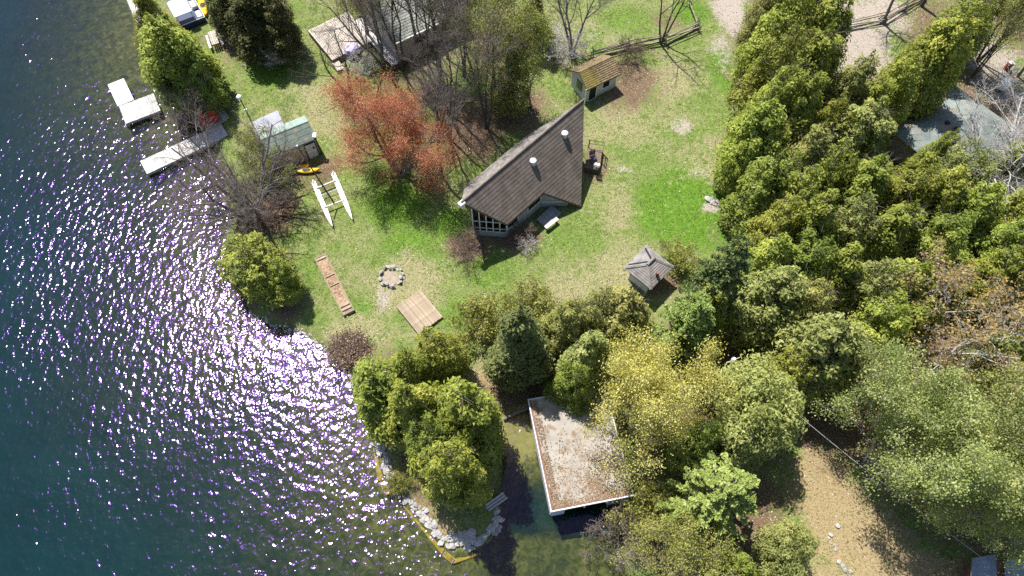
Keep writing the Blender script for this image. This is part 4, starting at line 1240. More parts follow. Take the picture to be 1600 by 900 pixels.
LEAN_CACHE = {}
def plant(kind, px, py, h, r, label, group=None, name=None, cat='tree', var=None, rot=None, by='crown', f=.5, seed=[0]):
    """one tree; px, py say where its crown (or with by='base' its foot) lies"""
    seed[0] += 1
    rng = random.Random(seed[0] * 7 + 3)
    vs = KIND[kind]
    parts, H, Rr = vs[var if var is not None else rng.randrange(len(vs))]
    f = .62 if kind in ('leafy', 'yellow', 'tan', 'round') and f == .5 else f
    p = G(px, py, h * f) if by == 'crown' else G(px, py)
    z = max(gz(p.x, p.y), -.1)
    nm = name or {'pine': 'pine_tree', 'fir': 'fir_tree', 'maple': 'maple_tree', 'shrub': 'bare_shrub', 'shrub_pale': 'bare_shrub', 'bush_lime': 'budding_bush', 'cedar': 'cedar_tree', 'pale': 'cedar_tree',
                  'rust': 'cedar_tree', 'shady': 'evergreen_tree', 'spire': 'cedar_tree', 'round': 'leafy_tree', 'leafy': 'leafy_tree', 'yellow': 'yellow_tree', 'tan': 'budding_tree', 'lime': 'budding_tree'}.get(kind, 'bare_tree')
    t = thing(nm, (p.x, p.y, z), label, cat, group)
    t.rotation_euler = (0, 0, rng.uniform(0, 6.28) if rot is None else R(rot))
    t.scale = (r / Rr, r / Rr, h / H)
    for pn, me in parts:
        o = bpy.data.objects.new(pn, me); C.objects.link(o); o.parent = t
    return t
# ------------------------------------------------------------------ trees
gW, gL, gN = 'cedars of the dense wood', 'cedars along the driveway', 'cedars on the point'
# point beside the slip
plant('cedar', 598, 612, 8.5, 2.7, 'olive green cedar leaning over the sparkling water at the root of the stone point', gN, var=0)
plant('cedar', 690, 556, 8.0, 2.3, 'compact dark sided cedar just below the wooden platform on the lawn', gN, var=3)
plant('cedar', 643, 575, 7.5, 2.1, 'bright low cedar between the brush pile and the compact dark cedar', gN, var=5)
plant('cedar', 648, 642, 11, 2.4, 'tall cedar in the middle of the clump on the stone point', gN, var=2)
plant('cedar', 730, 655, 12, 2.8, 'broad cedar standing at the edge of the pale green slip water', gN, var=4)
plant('cedar', 705, 728, 12, 2.7, 'sunlit cedar nearest the tip of the stone point', gN, var=1)
plant('cedar', 672, 690, 10, 2.1, 'small cedar squeezed between the two biggest cedars of the point', gN, var=3)
# between lawn and boathouse
plant('spire', 812, 543, 12.0, 2.5, 'slender pointed dark cedar standing by itself behind the boathouse', None, var=0, f=.42)
plant('bush_lime', 752, 495, 3.2, 1.9, 'pale budding bush left of the pointed dark cedar', 'budding bushes')
plant('bush_lime', 838, 480, 3.2, 1.9, 'pale budding bush at the lawn edge behind the pointed dark cedar', 'budding bushes')
plant('rust', 893, 505, 9.0, 2.2, 'dull green cedar at the lawn edge nearest the pointed dark cedar', gW, var=1)
plant('pale', 935, 500, 9.5, 2.4, 'pale olive cedar below the pavilion on the lawn edge', gW, var=3)
plant('rust', 975, 505, 10.0, 2.6, 'grey tinted cedar with a bare flank below the pavilion', gW, var=0)
plant('pale', 918, 563, 9.5, 2.3, 'pale green cedar between the pointed dark cedar and the yellow tree', gW, var=2)
plant('cedar', 893, 606, 8.0, 1.8, 'narrow green cedar touching the back corner of the boathouse', gW, var=5)
plant('yellow', 1000, 634, 10.0, 4.0, 'wide bright yellow tree in bud overhanging the boathouse roof', None)
plant('cedar', 1085, 690, 8.5, 1.9, 'green cedar on the shady flank of the bright yellow tree', gW, var=1)
plant('pine', 1128, 432, 14.0, 2.8, 'dark blue green pine towering beside the pavilion', None, f=.62)
plant('fir', 1072, 515, 10.5, 3.0, 'soft pale green fir below the pavilion', None, var=0)
plant('cedar', 1108, 490, 10.5, 2.3, 'deep green cedar between the pale fir and the dark pine', gW, var=4)
plant('fir', 1120, 772, 10.5, 4.3, 'big star shaped fir with layered pale boughs right of the boathouse', None, var=1, f=.55)
plant('bush_lime', 1010, 790, 3.0, 1.9, 'golden bush at the front corner of the boathouse', 'budding bushes')
plant('pale_bare' if 'pale_bare' in KIND else 'pale', 0, 0, 1, 1, '') if False else None
plant('lime', 1045, 868, 6.5, 3.0, 'thin yellowish tree with pale limbs at the bottom edge', 'budding trees', var=0)
KIND['ghost'] = KIND['shrub_grey']
plant('ghost', 968, 838, 3.2, 2.2, 'bleached leafless shrub reaching over the dark water in front of the boathouse', 'bare shrubs', name='bare_shrub', f=.3)
plant('ghost', 1085, 862, 3.4, 2.2, 'grey leafless shrub under the star shaped fir', 'bare shrubs', name='bare_shrub', f=.3)
plant('round', 1230, 860, 6.0, 2.3, 'bright yellow green round tree at the bottom edge beside the tan clearing', 'round headed trees', var=0)
plant('cedar', 1145, 885, 6.0, 1.8, 'low dark cedar at the bottom edge beside the bright round tree', gW, var=2)
plant('round', 1188, 634, 9.5, 3.7, 'broad pale green tree below the dead pole and left of the wire', 'round headed trees', var=1)
plant('pale', 1160, 690, 8.0, 2.3, 'pale cedar tucked under the broad tree left of the clearing', gW, var=1)
plant('pale', 1272, 555, 11.0, 3.0, 'tall pale cedar above the shaded gap in the wood', gW, var=0)
plant('pale', 1300, 575, 10.0, 2.2, 'thin pale cedar on the lower flank of the tall pale one', gW, var=4)
plant('cedar', 1232, 588, 8.5, 2.0, 'dark foot cedar between the broad tree and the tall pale cedar', gW, var=3)
plant('leafy', 1430, 685, 11.0, 3.5, 'huge spreading tree in fresh pale leaf over the tan clearing', 'big leafy trees', var=0)
plant('leafy', 1548, 705, 11.0, 3.6, 'huge greyish leafed tree at the right edge below the tan tree', 'big leafy trees', var=1)
plant('leafy', 1580, 775, 9.5, 2.8, 'spreading tree with grey limbs over the blue roofed cabin', 'big leafy trees', var=0)
plant('leafy', 1490, 745, 9.0, 2.5, 'smaller leafy tree between the two huge pale trees', 'big leafy trees', var=1)
plant('pale', 1590, 610, 10.0, 2.7, 'pale cedar at the right edge above the huge greyish tree', gW, var=2)
plant('tan', 1500, 505, 10.5, 4.6, 'sparse tan tree with pale twigs and few orange buds in the wood', None)
plant('tan', 1385, 600, 7.0, 2.6, 'small sparse tan tree in the shaded gap of the wood', None)
plant('pale', 1575, 545, 8.5, 2.2, 'pale cedar right of the sparse tan tree', gW, var=5)
# the dense middle
wood = [('cedar', 1188, 305, 9.5, 2.5, 'cedar at the lawn corner under the long driveway row', 0),
 ('cedar', 1230, 318, 10, 2.6, 'cedar one step inside the wood from the lawn corner', 1),
 ('rust', 1250, 258, 10.5, 2.6, 'rust tinged cedar just right of the big driveway row', 2),
 ('cedar', 1215, 285, 9, 2.2, 'small cedar wedged against the foot of the driveway row', 3),
 ('rust', 1330, 232, 11, 3.1, 'greyish cedar standing left of the green hipped roof', 4),
 ('cedar', 1290, 215, 10, 2.2, 'cedar between the greyish one and the driveway row', 5),
 ('rust', 1320, 158, 11, 2.2, 'thin cedar at the lower edge of the sandy yard', 0),
 ('cedar', 1390, 150, 11, 2.7, 'full cedar throwing its shade across the green hipped roof', 1),
 ('cedar', 1345, 190, 10, 2.2, 'cedar between the sandy yard and the greyish cedar', 2),
 ('cedar', 1282, 285, 10, 2.4, 'cedar in the second row right of the lawn corner', 3),
 ('cedar', 1345, 305, 10, 2.7, 'cedar below the greyish cedar by the hipped roof', 4),
 ('cedar', 1400, 318, 10, 2.6, 'cedar below the gap left of the hipped roof', 5),
 ('cedar', 1455, 325, 10, 2.6, 'cedar two steps below the hipped roof', 0),
 ('cedar', 1205, 360, 9.5, 2.5, 'cedar on the lawn border above the dark pine', 1),
 ('cedar', 1265, 360, 10, 2.6, 'cedar in the third row behind the lawn border', 2),
 ('rust', 1325, 370, 10, 2.6, 'rust tinged cedar in the heart of the wood', 3),
 ('cedar', 1385, 378, 10, 2.7, 'plump cedar right of the rust tinged one in the heart of the wood', 4),
 ('cedar', 1450, 385, 10, 2.7, 'plump cedar above the sparse tan tree', 5),
 ('cedar', 1505, 345, 9.5, 2.6, 'cedar below the bleached leafless tree', 0),
 ('cedar', 1560, 385, 9.5, 2.6, 'cedar at the right side below the bleached leafless tree', 1),
 ('cedar', 1595, 335, 9.5, 2.4, 'cedar at the right edge beside the bleached leafless tree', 2),
 ('rust', 1592, 440, 9.5, 2.6, 'rust tinged cedar at the right edge above the sparse tan tree', 3),
 ('cedar', 1192, 415, 9.5, 2.4, 'yellow green cedar right behind the dark pine', 4),
 ('cedar', 1245, 425, 10, 2.5, 'yellow green cedar in the row below the heart of the wood', 5),
 ('pale', 1200, 475, 10.5, 2.7, 'pale grey green cedar right of the dark pine', 0),
 ('rust', 1255, 485, 10.5, 2.4, 'rust tinged cedar right of the pale grey green cedar', 1),
 ('cedar', 1300, 440, 10, 2.6, 'cedar above the tall pale cedar in the wood', 2),
 ('pale', 1345, 460, 10, 2.6, 'pale cedar left of the sparse tan tree by two rows', 3),
 ('cedar', 1400, 455, 10, 2.6, 'cedar beside the left limbs of the sparse tan tree', 4),
 ('cedar', 1355, 515, 10, 2.6, 'dark lower cedar above the shaded gap', 5),
 ('cedar', 1415, 510, 9, 2.2, 'bright edged cedar bordering the shaded gap', 0),
 ('round', 1500, 272, 8.5, 2.7, 'vivid lime tree overlapping the lower corner of the hipped roof', 2),
 ('cedar', 1455, 243, 7.5, 1.5, 'small dark green cedar in front of the hipped roof', 1),
 ('cedar', 1420, 290, 9, 2.1, 'cedar tucked below the left corner of the hipped roof', 2),
 ('cedar', 1488, 62, 12, 3.2, 'large bright green cedar between the sandy yard and the hipped roof', 3),
 ('cedar', 1452, 108, 13.5, 2.7, 'cedar at the lower flank of the large bright green one', 4),
 ('cedar', 1530, 20, 10, 2.2, 'cedar at the top edge behind the large bright green one', 5),
 ('cedar', 1420, 112, 11.5, 2.3, 'cedar on the shady corner of the sandy yard', 5),
 ('cedar', 1590, 250, 8.5, 2.0, 'cedar behind the bleached leafless tree at the right edge', 5),
 ('cedar', 1540, 430, 9, 2.2, 'cedar above the right limbs of the sparse tan tree', 1)]
for kd, px, py, h, r, lb, v in wood:
    plant(kd, px, py, h, r, lb, gW if kd != 'round' else 'round headed trees', var=v)
row = [(1175, 225, 11, 2.5, 'lowest and darkest cedar of the driveway row beside the lawn', 0), (1200, 175, 12.5, 2.9, 'second cedar up from the lawn end of the driveway row', 1),
 (1238, 195, 12, 2.7, 'inner cedar of the driveway row by the small wedged cedar', 2), (1215, 118, 13, 3.0, 'tall cedar halfway along the driveway row', 3),
 (1262, 128, 12.5, 2.9, 'inner cedar halfway along the driveway row by the sandy yard', 4), (1222, 55, 13, 3.0, 'tall cedar in the upper driveway row beside the gravel drive', 5),
 (1275, 60, 12.5, 2.9, 'upper inner cedar of the driveway row at the sandy yard', 0), (1200, 15, 10.5, 2.3, 'greyer cedar of the driveway row at the top edge', 1),
 (1250, 5, 12, 2.7, 'topmost inner cedar of the driveway row', 2), (1160, 255, 8, 1.9, 'short skirt cedar at the lawn end of the driveway row', 3), (1200, 245, 9.5, 2.2, 'shaded cedar below the lawn end of the driveway row', 4)]
for px, py, h, r, lb, v in row:
    plant('cedar' if v != 1 or py > 100 else 'rust', px, py, h, r, lb, gL, var=v)
# lake side
plant('cedar', 397, 416, 6.5, 3.3, 'round topped cedar at the water edge below the bare shore tree', None, var=3, f=.4)
plant('cedar', 440, 435, 5.5, 1.6, 'small dark cedar on the lawn side of the round topped cedar', None, var=1)
plant('cedar', 268, 92, 10.5, 3.1, 'big yellow green cedar between the float and the pontoon boat', None, var=0)
plant('cedar', 245, 40, 9.5, 2.3, 'thinner cedar at the top edge beside the pontoon boat', None, var=2)
plant('cedar', 300, 118, 8.5, 2.0, 'shadowed cedar behind the bare grey crown by the dock', None, var=5)
plant('shady', 390, 18, 9.0, 3.0, 'dark leafed evergreen by the picnic table', None, var=4)
plant('shady', 432, 34, 8.0, 2.4, 'second dark evergreen between the picnic table and the sun deck', None, var=1)
plant('shady', 345, 0, 8.0, 2.2, 'dark evergreen at the top edge above the picnic table', None, var=3)
plant('shoretree', 395, 335, 9.0, 5.0, 'many stemmed bare grey tree on the shore leaning across the dock', None, by='base', name='bare_tree')
plant('bush_lime', 415, 268, 3.0, 1.7, 'straggly budding bush against the green roofed shed', 'budding bushes')
plant('bush_lime', 400, 232, 2.8, 1.4, 'thin budding bush in front of the flat lean-to roof', 'budding bushes')
plant('shrub', 440, 335, 2.2, 2.2, 'brown tangled shrub at the foot of the bare shore tree', 'bare shrubs', f=.2)
plant('shrub', 395, 350, 2.0, 1.9, 'brown tangled shrub on the bank under the bare shore tree', 'bare shrubs', f=.2)
plant('shrub', 372, 290, 2.0, 2.0, 'brown overhanging shrub between the dock and the bare shore tree', 'bare shrubs', f=.2)
plant('shoretree', 300, 165, 5.0, 2.0, 'bare purplish grey crown over the dock with red chairs', None, by='crown', f=.45, name='bare_tree')
plant('shrub_pale', 432, 82, 2.6, 2.0, 'pale silvery leafless shrub below the dark evergreens', 'bare shrubs')
plant('shrub_pale', 565, 102, 2.0, 1.7, 'silvery leafless shrub at the corner of the sun deck', 'bare shrubs')
plant('sparse', 545, 148, 6.5, 2.6, 'dark thin limbs reaching out over the lawn left of the red maple', None, by='base', rot=200)
plant('maple', 628, 272, 8.2, 3.75, 'red budded maple on the lawn beside the cottage', None, by='base', rot=150)
plant('tall', 630, 108, 13.0, 3.0, 'bare multi limbed tree before the bungalow wall', 'tall bare trees', var=1, by='base')
plant('tall', 655, 104, 13.5, 2.4, 'straight bare tree before the bungalow window', 'tall bare trees', var=0, by='base')
plant('tall', 690, 128, 13.5, 2.6, 'bare tree right of the bungalow with a crooked limb', 'tall bare trees', var=0, by='base')
plant('tall', 702, 180, 13.5, 2.4, 'tall dark bare tree at the upper right of the red maple', 'tall bare trees', var=1, by='base')
plant('grey', 702, 218, 11.0, 2.8, 'bare grey tree between the red maple and the cottage roof', 'tall bare trees', var=1, by='base')
plant('tall', 690, 275, 10.0, 2.2, 'dark bare stem close to the red maple on the cottage side', 'tall bare trees', var=0, by='base')
plant('tall', 760, 200, 11.5, 2.6, 'bare tree in the leaf litter behind the cottage ridge', 'tall bare trees', var=1, by='base')
plant('grey', 600, 104, 10.5, 3.4, 'bare grey tree at the lower end of the boardwalk', 'tall bare trees', var=1, by='base')
plant('grey', 576, 62, 10.0, 3.0, 'bare grey tree shading the middle of the sun deck', 'tall bare trees', var=0, by='base')
plant('tall', 668, 92, 12.5, 2.6, 'bare tree right of the bungalow window', 'tall bare trees', var=1, by='base')
plant('tall', 725, 120, 12.5, 2.6, 'bare tree among the litter between bungalow and garden shed', 'tall bare trees', var=1, by='base')
plant('lime', 778, 85, 12.0, 3.8, 'lime budded tree left of the garden shed', 'budding trees', var=0)
plant('lime', 735, 45, 11.0, 3.0, 'lime budded tree at the right end of the bungalow', 'budding trees', var=1)
plant('lime', 832, 105, 10.0, 2.8, 'lime budded tree nearest the garden shed', 'budding trees', var=1)
plant('rust', 800, 125, 8.0, 1.9, 'dark leaning cedar among the lime budded trees', None, var=5)
plant('rust', 835, 30, 7.0, 1.7, 'dark cedar at the top edge above the lime budded trees', None, var=2)
plant('lime', 560, 22, 8.0, 2.2, 'thin budding tree at the top edge beyond the sun deck', 'budding trees', var=0)
plant('lime', 690, 20, 11.0, 2.2, 'thin budding tree across the bungalow roof', 'budding trees', var=1)
plant('grey', 895, 82, 9.5, 3.0, 'bare three limbed tree behind the garden shed', None, var=1, by='base')
plant('shrub_pale', 885, 75, 2.6, 2.2, 'hazy pale thicket shrub behind the garden shed', 'bare shrubs')
plant('shrub_pale', 850, 60, 2.6, 2.0, 'hazy pale thicket shrub below the dark cedar at the top edge', 'bare shrubs')
plant('sparse', 1033, 68, 9.5, 2.2, 'single pale trunk rising from the joint of the rail fence', None, by='base')
plant('grey', 1377, 36, 9.0, 3.0, 'bare tree at the rail fence of the sandy yard', None, var=0, by='base')
plant('tall', 1440, 10, 10.5, 2.6, 'bare tree at the top edge of the sandy yard', 'tall bare trees', var=0, by='base')
plant('tall', 1528, 95, 11.0, 3.0, 'bare tree above the white tank', 'tall bare trees', var=1, by='base')
plant('grey', 1590, 120, 9.5, 2.6, 'bare tree right of the white tank', None, var=0, by='base')
plant('lime', 1572, 55, 10.0, 3.0, 'lime budded tree at the upper right edge', 'budding trees', var=0)
plant('pale', 1545, 310, 1, 1, '') if False else None
KIND['bleached'] = []
bare('bleached', 26, 9.0, 4, 'bark_pale', 'twig_pale', None, spread=.75, stems=5, limbs=8, kids=(6, 5, 4), clear=.15, r0=.22, stem_lean=.65)
plant('bleached', 1535, 305, 8.0, 4.6, 'bleached leafless tree beside the lower corner of the hipped roof', None, by='base', name='bare_tree')
plant('bleached', 1598, 240, 7.5, 3.0, 'second bleached leafless tree at the right edge', None, by='base', name='bare_tree')
plant('shrub', 733, 390, 1.8, 1.8, 'reddish brown dry shrub before the glazed porch', 'bare shrubs', f=.2)
plant('shrub', 812, 368, 1.5, 1.5, 'dry shrub in the cottage shade behind the leaning sticks', 'bare shrubs', f=.2)
plant('shrub_pale', 826, 384, 1.2, .8, 'pale leaning dead sticks at the edge of the cottage shadow', 'bare shrubs', f=.2)
plant('shrub', 985, 85, 2.0, 1.6, 'dry brown shrub against the rail fence above the garden shed', 'bare shrubs', f=.2)
plant('bush_lime', 622, 752, 1.4, .8, 'small green bush among the pale stones of the point', 'budding bushes')
plant('bush_lime', 1060, 405, 2.2, 1.3, 'thin bush between the pavilion and the dark pine', 'budding bushes')
# brush pile
p = G(545, 548)
bpz = thing('brush_pile', (p.x, p.y, p.z), 'round heap of cut brown brush on the shore of the lawn', 'brush pile')
rng_ = np.random.default_rng(77)
brs = []
for i in range(420):
    a, rr = rng_.uniform(0, 6.28), 1.75 * math.sqrt(rng_.random())
    c = np.array([math.cos(a) * rr, math.sin(a) * rr * .85, .12 + .75 * (1 - (rr / 1.9) ** 2) * rng_.random()])
    d = unit(rng_.normal(size=3) * [1, 1, .22]); L = rng_.uniform(.5, 1.5)
    s = np.linspace(-.5, .5, 3)[:, None]
    brs.append((c + d * L * s + np.array([0, 0, .08]) * (s ** 2), [.016, .013, .006], 3))
V, F = tubes_np(brs, lambda l: 3)
o = bpy.data.objects.new('branches', np_mesh('branches', V, F, MAT['twig_brown'])); C.objects.link(o); o.parent = bpz; tag(o, kind='stuff')
V, F = leaf_quads(rng_.normal(size=(2600, 3)) * [.75, .65, .12] + [0, 0, .28], rng_.normal(size=(2600, 3)) + [0, 0, 1], .16, .1, rng_)
o = bpy.data.objects.new('dead_leaves', np_mesh('dead_leaves', V, F, MAT['leaf_dead'], rng_.random(2600))); C.objects.link(o); o.parent = bpz; tag(o, kind='stuff')

# ------------------------------------------------------------------ docks and lake things
zd = .42
A, ex, lx, ey, ly = quad_frame((219, 252), (345, 193), (228, 273), zd)
d1 = thing('long_dock', (A.x, A.y, 0), 'long bleached plank dock running out from the red chairs into the glitter', 'dock')
planks(d1, A, ey, ex, ly, lx, .2, MAT['bleached_plank'], zd, jit=.02, seed=1)
def dock_frame(t, A, ex, lx, ey, ly, z):
    m = MB(); frame_box(m, A, ex, lx, ey, ly, z - .26, z - .024); m.build('frame', MAT['grey_plank'], t)
    n = max(2, round(lx / 2.4) + 1)
    for i in range(n):
        for tt in (.12, ly - .12):
            c = A.to_2d() + ex * (lx * i / (n - 1) * .97 + .1) + ey * tt
            m = MB(); m.tube([Vector((*c, min(gz(*c), 0) - .2)), Vector((*c, z - .03))], .06, 6); m.build('post', MAT['wood_pole'], t)
dock_frame(d1, A, ex, lx, ey, ly, zd)
A, ex, lx, ey, ly = quad_frame((340, 154), (358, 184), (300, 174), .62)
d2 = thing('dock_landing', (A.x, A.y, 0), 'wide grey plank landing of the dock under the bare purplish crown', 'dock')
planks(d2, A, ex, ey, lx, ly, .2, MAT['deck_plank'], .62, jit=.02, seed=2)
dock_frame(d2, A, ex, lx, ey, ly, .62)
A, ex, lx, ey, ly = quad_frame((240, 146), (186, 166), (256, 171), .5)
d3 = thing('grey_dock', (A.x, A.y, 0), 'short grey weathered plank dock next to the white float', 'dock')
planks(d3, A, ey, ex, ly, lx, .22, MAT['grey_plank'], .5, jit=.03, seed=3)
dock_frame(d3, A, ex, lx, ey, ly, .5)
A, ex, lx, ey, ly = quad_frame((168, 132), (193, 122), (188, 164), .38)
fl = thing('swim_float', (A.x, A.y, 0), 'plain white swimming float moored at the end of the grey dock', 'float')
m = MB(); m.prism([tuple(A.to_2d()), tuple(A.to_2d() + ex * lx), tuple(A.to_2d() + ex * lx + ey * ly), tuple(A.to_2d() + ey * ly)], .26, .38); m.build('deck', MAT['white'], fl, bevel=.03)
for f in (.22, .78):
    c0 = A.to_2d() + ex * lx * f
    m = MB(); m.tube([Vector((*(c0 + ey * .1), .1)), Vector((*(c0 + ey * (ly - .1)), .1))], .18, 10); m.build('pontoon', MAT['galv'], fl)
for i, f in enumerate((.1, .9)):
    c0 = A.to_2d() + ex * (lx * f) + ey * (ly - .12)
    m = MB(); m.box(Vector((*c0, .42)), (.14, .05, .07)); m.build('cleat', MAT['galv'], fl)
A, ex, lx, ey, ly = quad_frame((198, 0), (214, 38), (212, -4), .45)
d4 = thing('side_dock', (A.x, A.y, 0), 'narrow grey dock at the top edge left of the tall cedar', 'dock')
A2 = A - Vector((*(ex * 3), 0))
planks(d4, A2, ey, ex, ly, lx + 3, .2, MAT['grey_plank'], .45, seed=4)
dock_frame(d4, A2, ex, lx + 3, ey, ly, .45)

# red chairs on the dock landing
def red_chair(px, py, rz, label):
    p = at(px, py, 1.0)
    t = thing('dock_chair', (p.x, p.y, .645), label, 'chair', 'red chairs on the dock')
    t.rotation_euler = (0, 0, R(rz)); t['_o'] = [0, 0, 0]
    for i in range(5):
        m = MB(); m.box((-.24 + i * .12, .34, .62), (.105, .03, .72 + .08 * (1 - abs(i - 2) / 2)), Matrix.Rotation(-.38, 3, 'X')); m.build('back_slat', MAT['red'], t)
    for i in range(4):
        m = MB(); m.box((0, -.22 + i * .125, .36 - i * .02), (.56, .11, .03)); m.build('seat_slat', MAT['red'], t)
    for sx in (-1, 1):
        m = MB(); m.box((sx * .34, .02, .56), (.13, .74, .03)); m.build('armrest', MAT['red'], t)
        m = MB(); m.box((sx * .31, -.28, .27), (.04, .1, .54)); m.build('leg', MAT['red'], t)
        m = MB(); m.box((sx * .31, .16, .2), (.04, .72, .1), Matrix.Rotation(-.3, 3, 'X')); m.build('leg', MAT['red'], t)
red_chair(321, 192, 30, 'red slatted dock chair nearer the water')
red_chair(334, 186, 20, 'red slatted dock chair nearer the lawn')
p = at(327, 187, 1.0)
tb = thing('side_table', (p.x, p.y, .645), 'small pale table between the two red dock chairs', 'table')
m = MB(); m.box(p + Vector((0, 0, .1)), (.42, .42, .04)); m.build('table_top', MAT['white'], tb)
for sx in (-1, 1):
    for sy in (-1, 1):
        m = MB(); m.box(Vector((p.x + sx * .17, p.y + sy * .17, .862)), (.05, .05, .434)); m.build('leg', MAT['white'], tb)

# lamp post by the dock
b0 = G(392, 188); tp = at(366, 147, b0.z + 3.4)
lp = thing('lamp_post', tuple(b0), 'dark lamp post with a white globe on the grass by the dock', 'lamp post')
m = MB(); m.tube([Vector((b0.x, b0.y, b0.z - .1)), Vector((b0.x, b0.y, b0.z + 2.9))], [.07, .05], 8); m.build('pole', MAT['black_metal'], lp)
m = MB(); c = Vector((b0.x, b0.y, b0.z + 3.05)); m.tube([c + Vector((0, 0, zz)) for zz in (-.2, -.12, 0, .14, .24, .3)], [.09, .19, .25, .21, .11, .02], 12); m.build('globe', MAT['white'], lp)
m = MB(); m.box(Vector((b0.x, b0.y, b0.z + 1.35)), (.22, .16, .3)); m.build('junction_box', MAT['galv'], lp)

# pontoon boat under its canopy
A, ex, lx, ey, ly = quad_frame((276, 18), (303, 40), (312, -2), 1.0)
c0 = at(293, 16, .9)
bd = (at(305, 41, .9) - at(276, 46, .9)).to_2d()
bx = Vector((at(320, 30, .9).x - at(284, 44, .9).x, at(320, 30, .9).y - at(284, 44, .9).y)).normalized(); by = Vector((-bx.y, bx.x))
o = at(285, 46, .9).to_2d()
Q = fr2(o, bx, by)
pb = thing('pontoon_boat', Q(1.2, 2.6, 0), 'pontoon boat with a pale lilac canopy moored beside the tall cedar', 'boat')
BL, BW = 6.0, 2.5
Mz = Matrix.Rotation(math.atan2(bx.y, bx.x), 3, 'Z')
m = MB(); m.box(Q(BW / 2, BL / 2, .55), (BW, BL, .12), Mz); m.build('deck', MAT['navy'], pb)
for s in (.4, BW - .4):
    m = MB(); m.tube([Q(s, -.1, .2), Q(s, .5, .15), Q(s, BL - .3, .15)], [.1, .3, .3], 10); m.build('pontoon', MAT['galv'], pb)
m = MB(); m.slab([Q(-.1, .15, 2.35), Q(BW * .66, .15, 2.35), Q(BW * .66, 2.5, 2.35), Q(-.1, 2.5, 2.35)], .05); m.build('canopy', MAT['canopy_cloth'], pb)
for s, t_ in ((.05, .3), (BW * .62, .3), (.05, 2.4), (BW * .62, 2.4)):
    m = MB(); m.tube([Q(s, t_, .6), Q(s, t_, 2.3)], .025, 6); m.build('canopy_post', MAT['galv'], pb)
m = MB()
for a, b in (((.03, .05), (BW - .03, .05)), ((BW - .03, .1), (BW - .03, BL)), ((.03, .1), (.03, BL))):
    A_, B_ = Q(*a, .9), Q(*b, .9); dd = (B_ - A_).to_2d().normalized(); q = Vector((-dd.y, dd.x)) * .025
    m.prism([tuple(A_.to_2d() - q), tuple(B_.to_2d() - q), tuple(B_.to_2d() + q), tuple(A_.to_2d() + q)], .62, 1.25)
m.build('fence_panel', MAT['navy'], pb)
m = MB(); m.tube([Q(BW, .05, 1.28), Q(BW, BL, 1.28)], .035, 6); m.build('rail', MAT['white'], pb)
m = MB(); m.tube([Q(0, .05, 1.28), Q(BW, .05, 1.28)], .035, 6); m.build('rail', MAT['white'], pb)
for t_ in (1.2, 2.9, 4.4):
    m = MB(); m.box(Q(BW * .86, t_, .8), (.5, 1.0, .4), Mz); m.build('seat', MAT['hull_white'], pb, bevel=.05)
for i in range(9):
    m = MB(); m.box(Q(BW / 2, 2.75 + i * .36, .63), (BW - .2, .2, .03), Mz); m.build('deck_slat', MAT['grey_plank'], pb)

def kayak(px0, py0, px1, py1, wdt, label, z=None, mat='yellow_hull'):
    A, B = G(px0, py0, .25), G(px1, py1, .25)
    d = (B - A); L = d.length; d.normalize(); s = Vector((-d.y, d.x, 0)).normalized(); up = Vector((0, 0, 1))
    t = thing('kayak', tuple((A + B) / 2 - Vector((0, 0, .25))), label, 'kayak', 'yellow kayaks')
    m = MB(); ns, k = 12, 10
    vs = []
    for i in range(ns + 1):
        f = i / ns; ww = wdt / 2 * math.sin(math.pi * min(max(f, .012), .988)) ** .62
        for j in range(k):
            a = 6.283 * j / k
            vs.append(A + d * L * f + s * ww * math.cos(a) + up * (math.sin(a) * (.17 if math.sin(a) < 0 else .13) + .1 * (2 * f - 1) ** 4))
    fs = [(i * k + j, i * k + (j + 1) % k, (i + 1) * k + (j + 1) % k, (i + 1) * k + j) for i in range(ns) for j in range(k)]
    fs += [tuple(range(k))[::-1], tuple(range(ns * k, ns * k + k))]
    m.add(vs, fs); h = m.build('hull', MAT[mat], t)
    for p_ in h.data.polygons: p_.use_smooth = True
    m = MB(); c = A + d * L * .46 + up * .115
    m.add([c + d * .42 * math.cos(a) + s * wdt * .3 * math.sin(a) + up * .02 for a in np.linspace(0, 6.283, 13)[:-1]] , [tuple(range(12))[::-1]]); m.add([c + d * .42 * math.cos(a) + s * wdt * .3 * math.sin(a) - up * .06 for a in np.linspace(0, 6.283, 13)[:-1]], [tuple(range(12))])
    n0 = len(m.v) - 24
    m.f += [(n0 + i, n0 + (i + 1) % 12, n0 + 12 + (i + 1) % 12, n0 + 12 + i) for i in range(12)]; m.m += [0] * 12
    m.build('cockpit', MAT['dark'], t)
kayak(441, 271, 483, 258, .72, 'longer yellow kayak lying before the green roofed shed')
kayak(462, 268, 500, 265, .55, 'shorter yellow kayak half under the shed corner')
kayak(322, 25, 311, -8, .8, 'yellow kayak on the bank beside the pontoon boat', mat='yellow_hull')

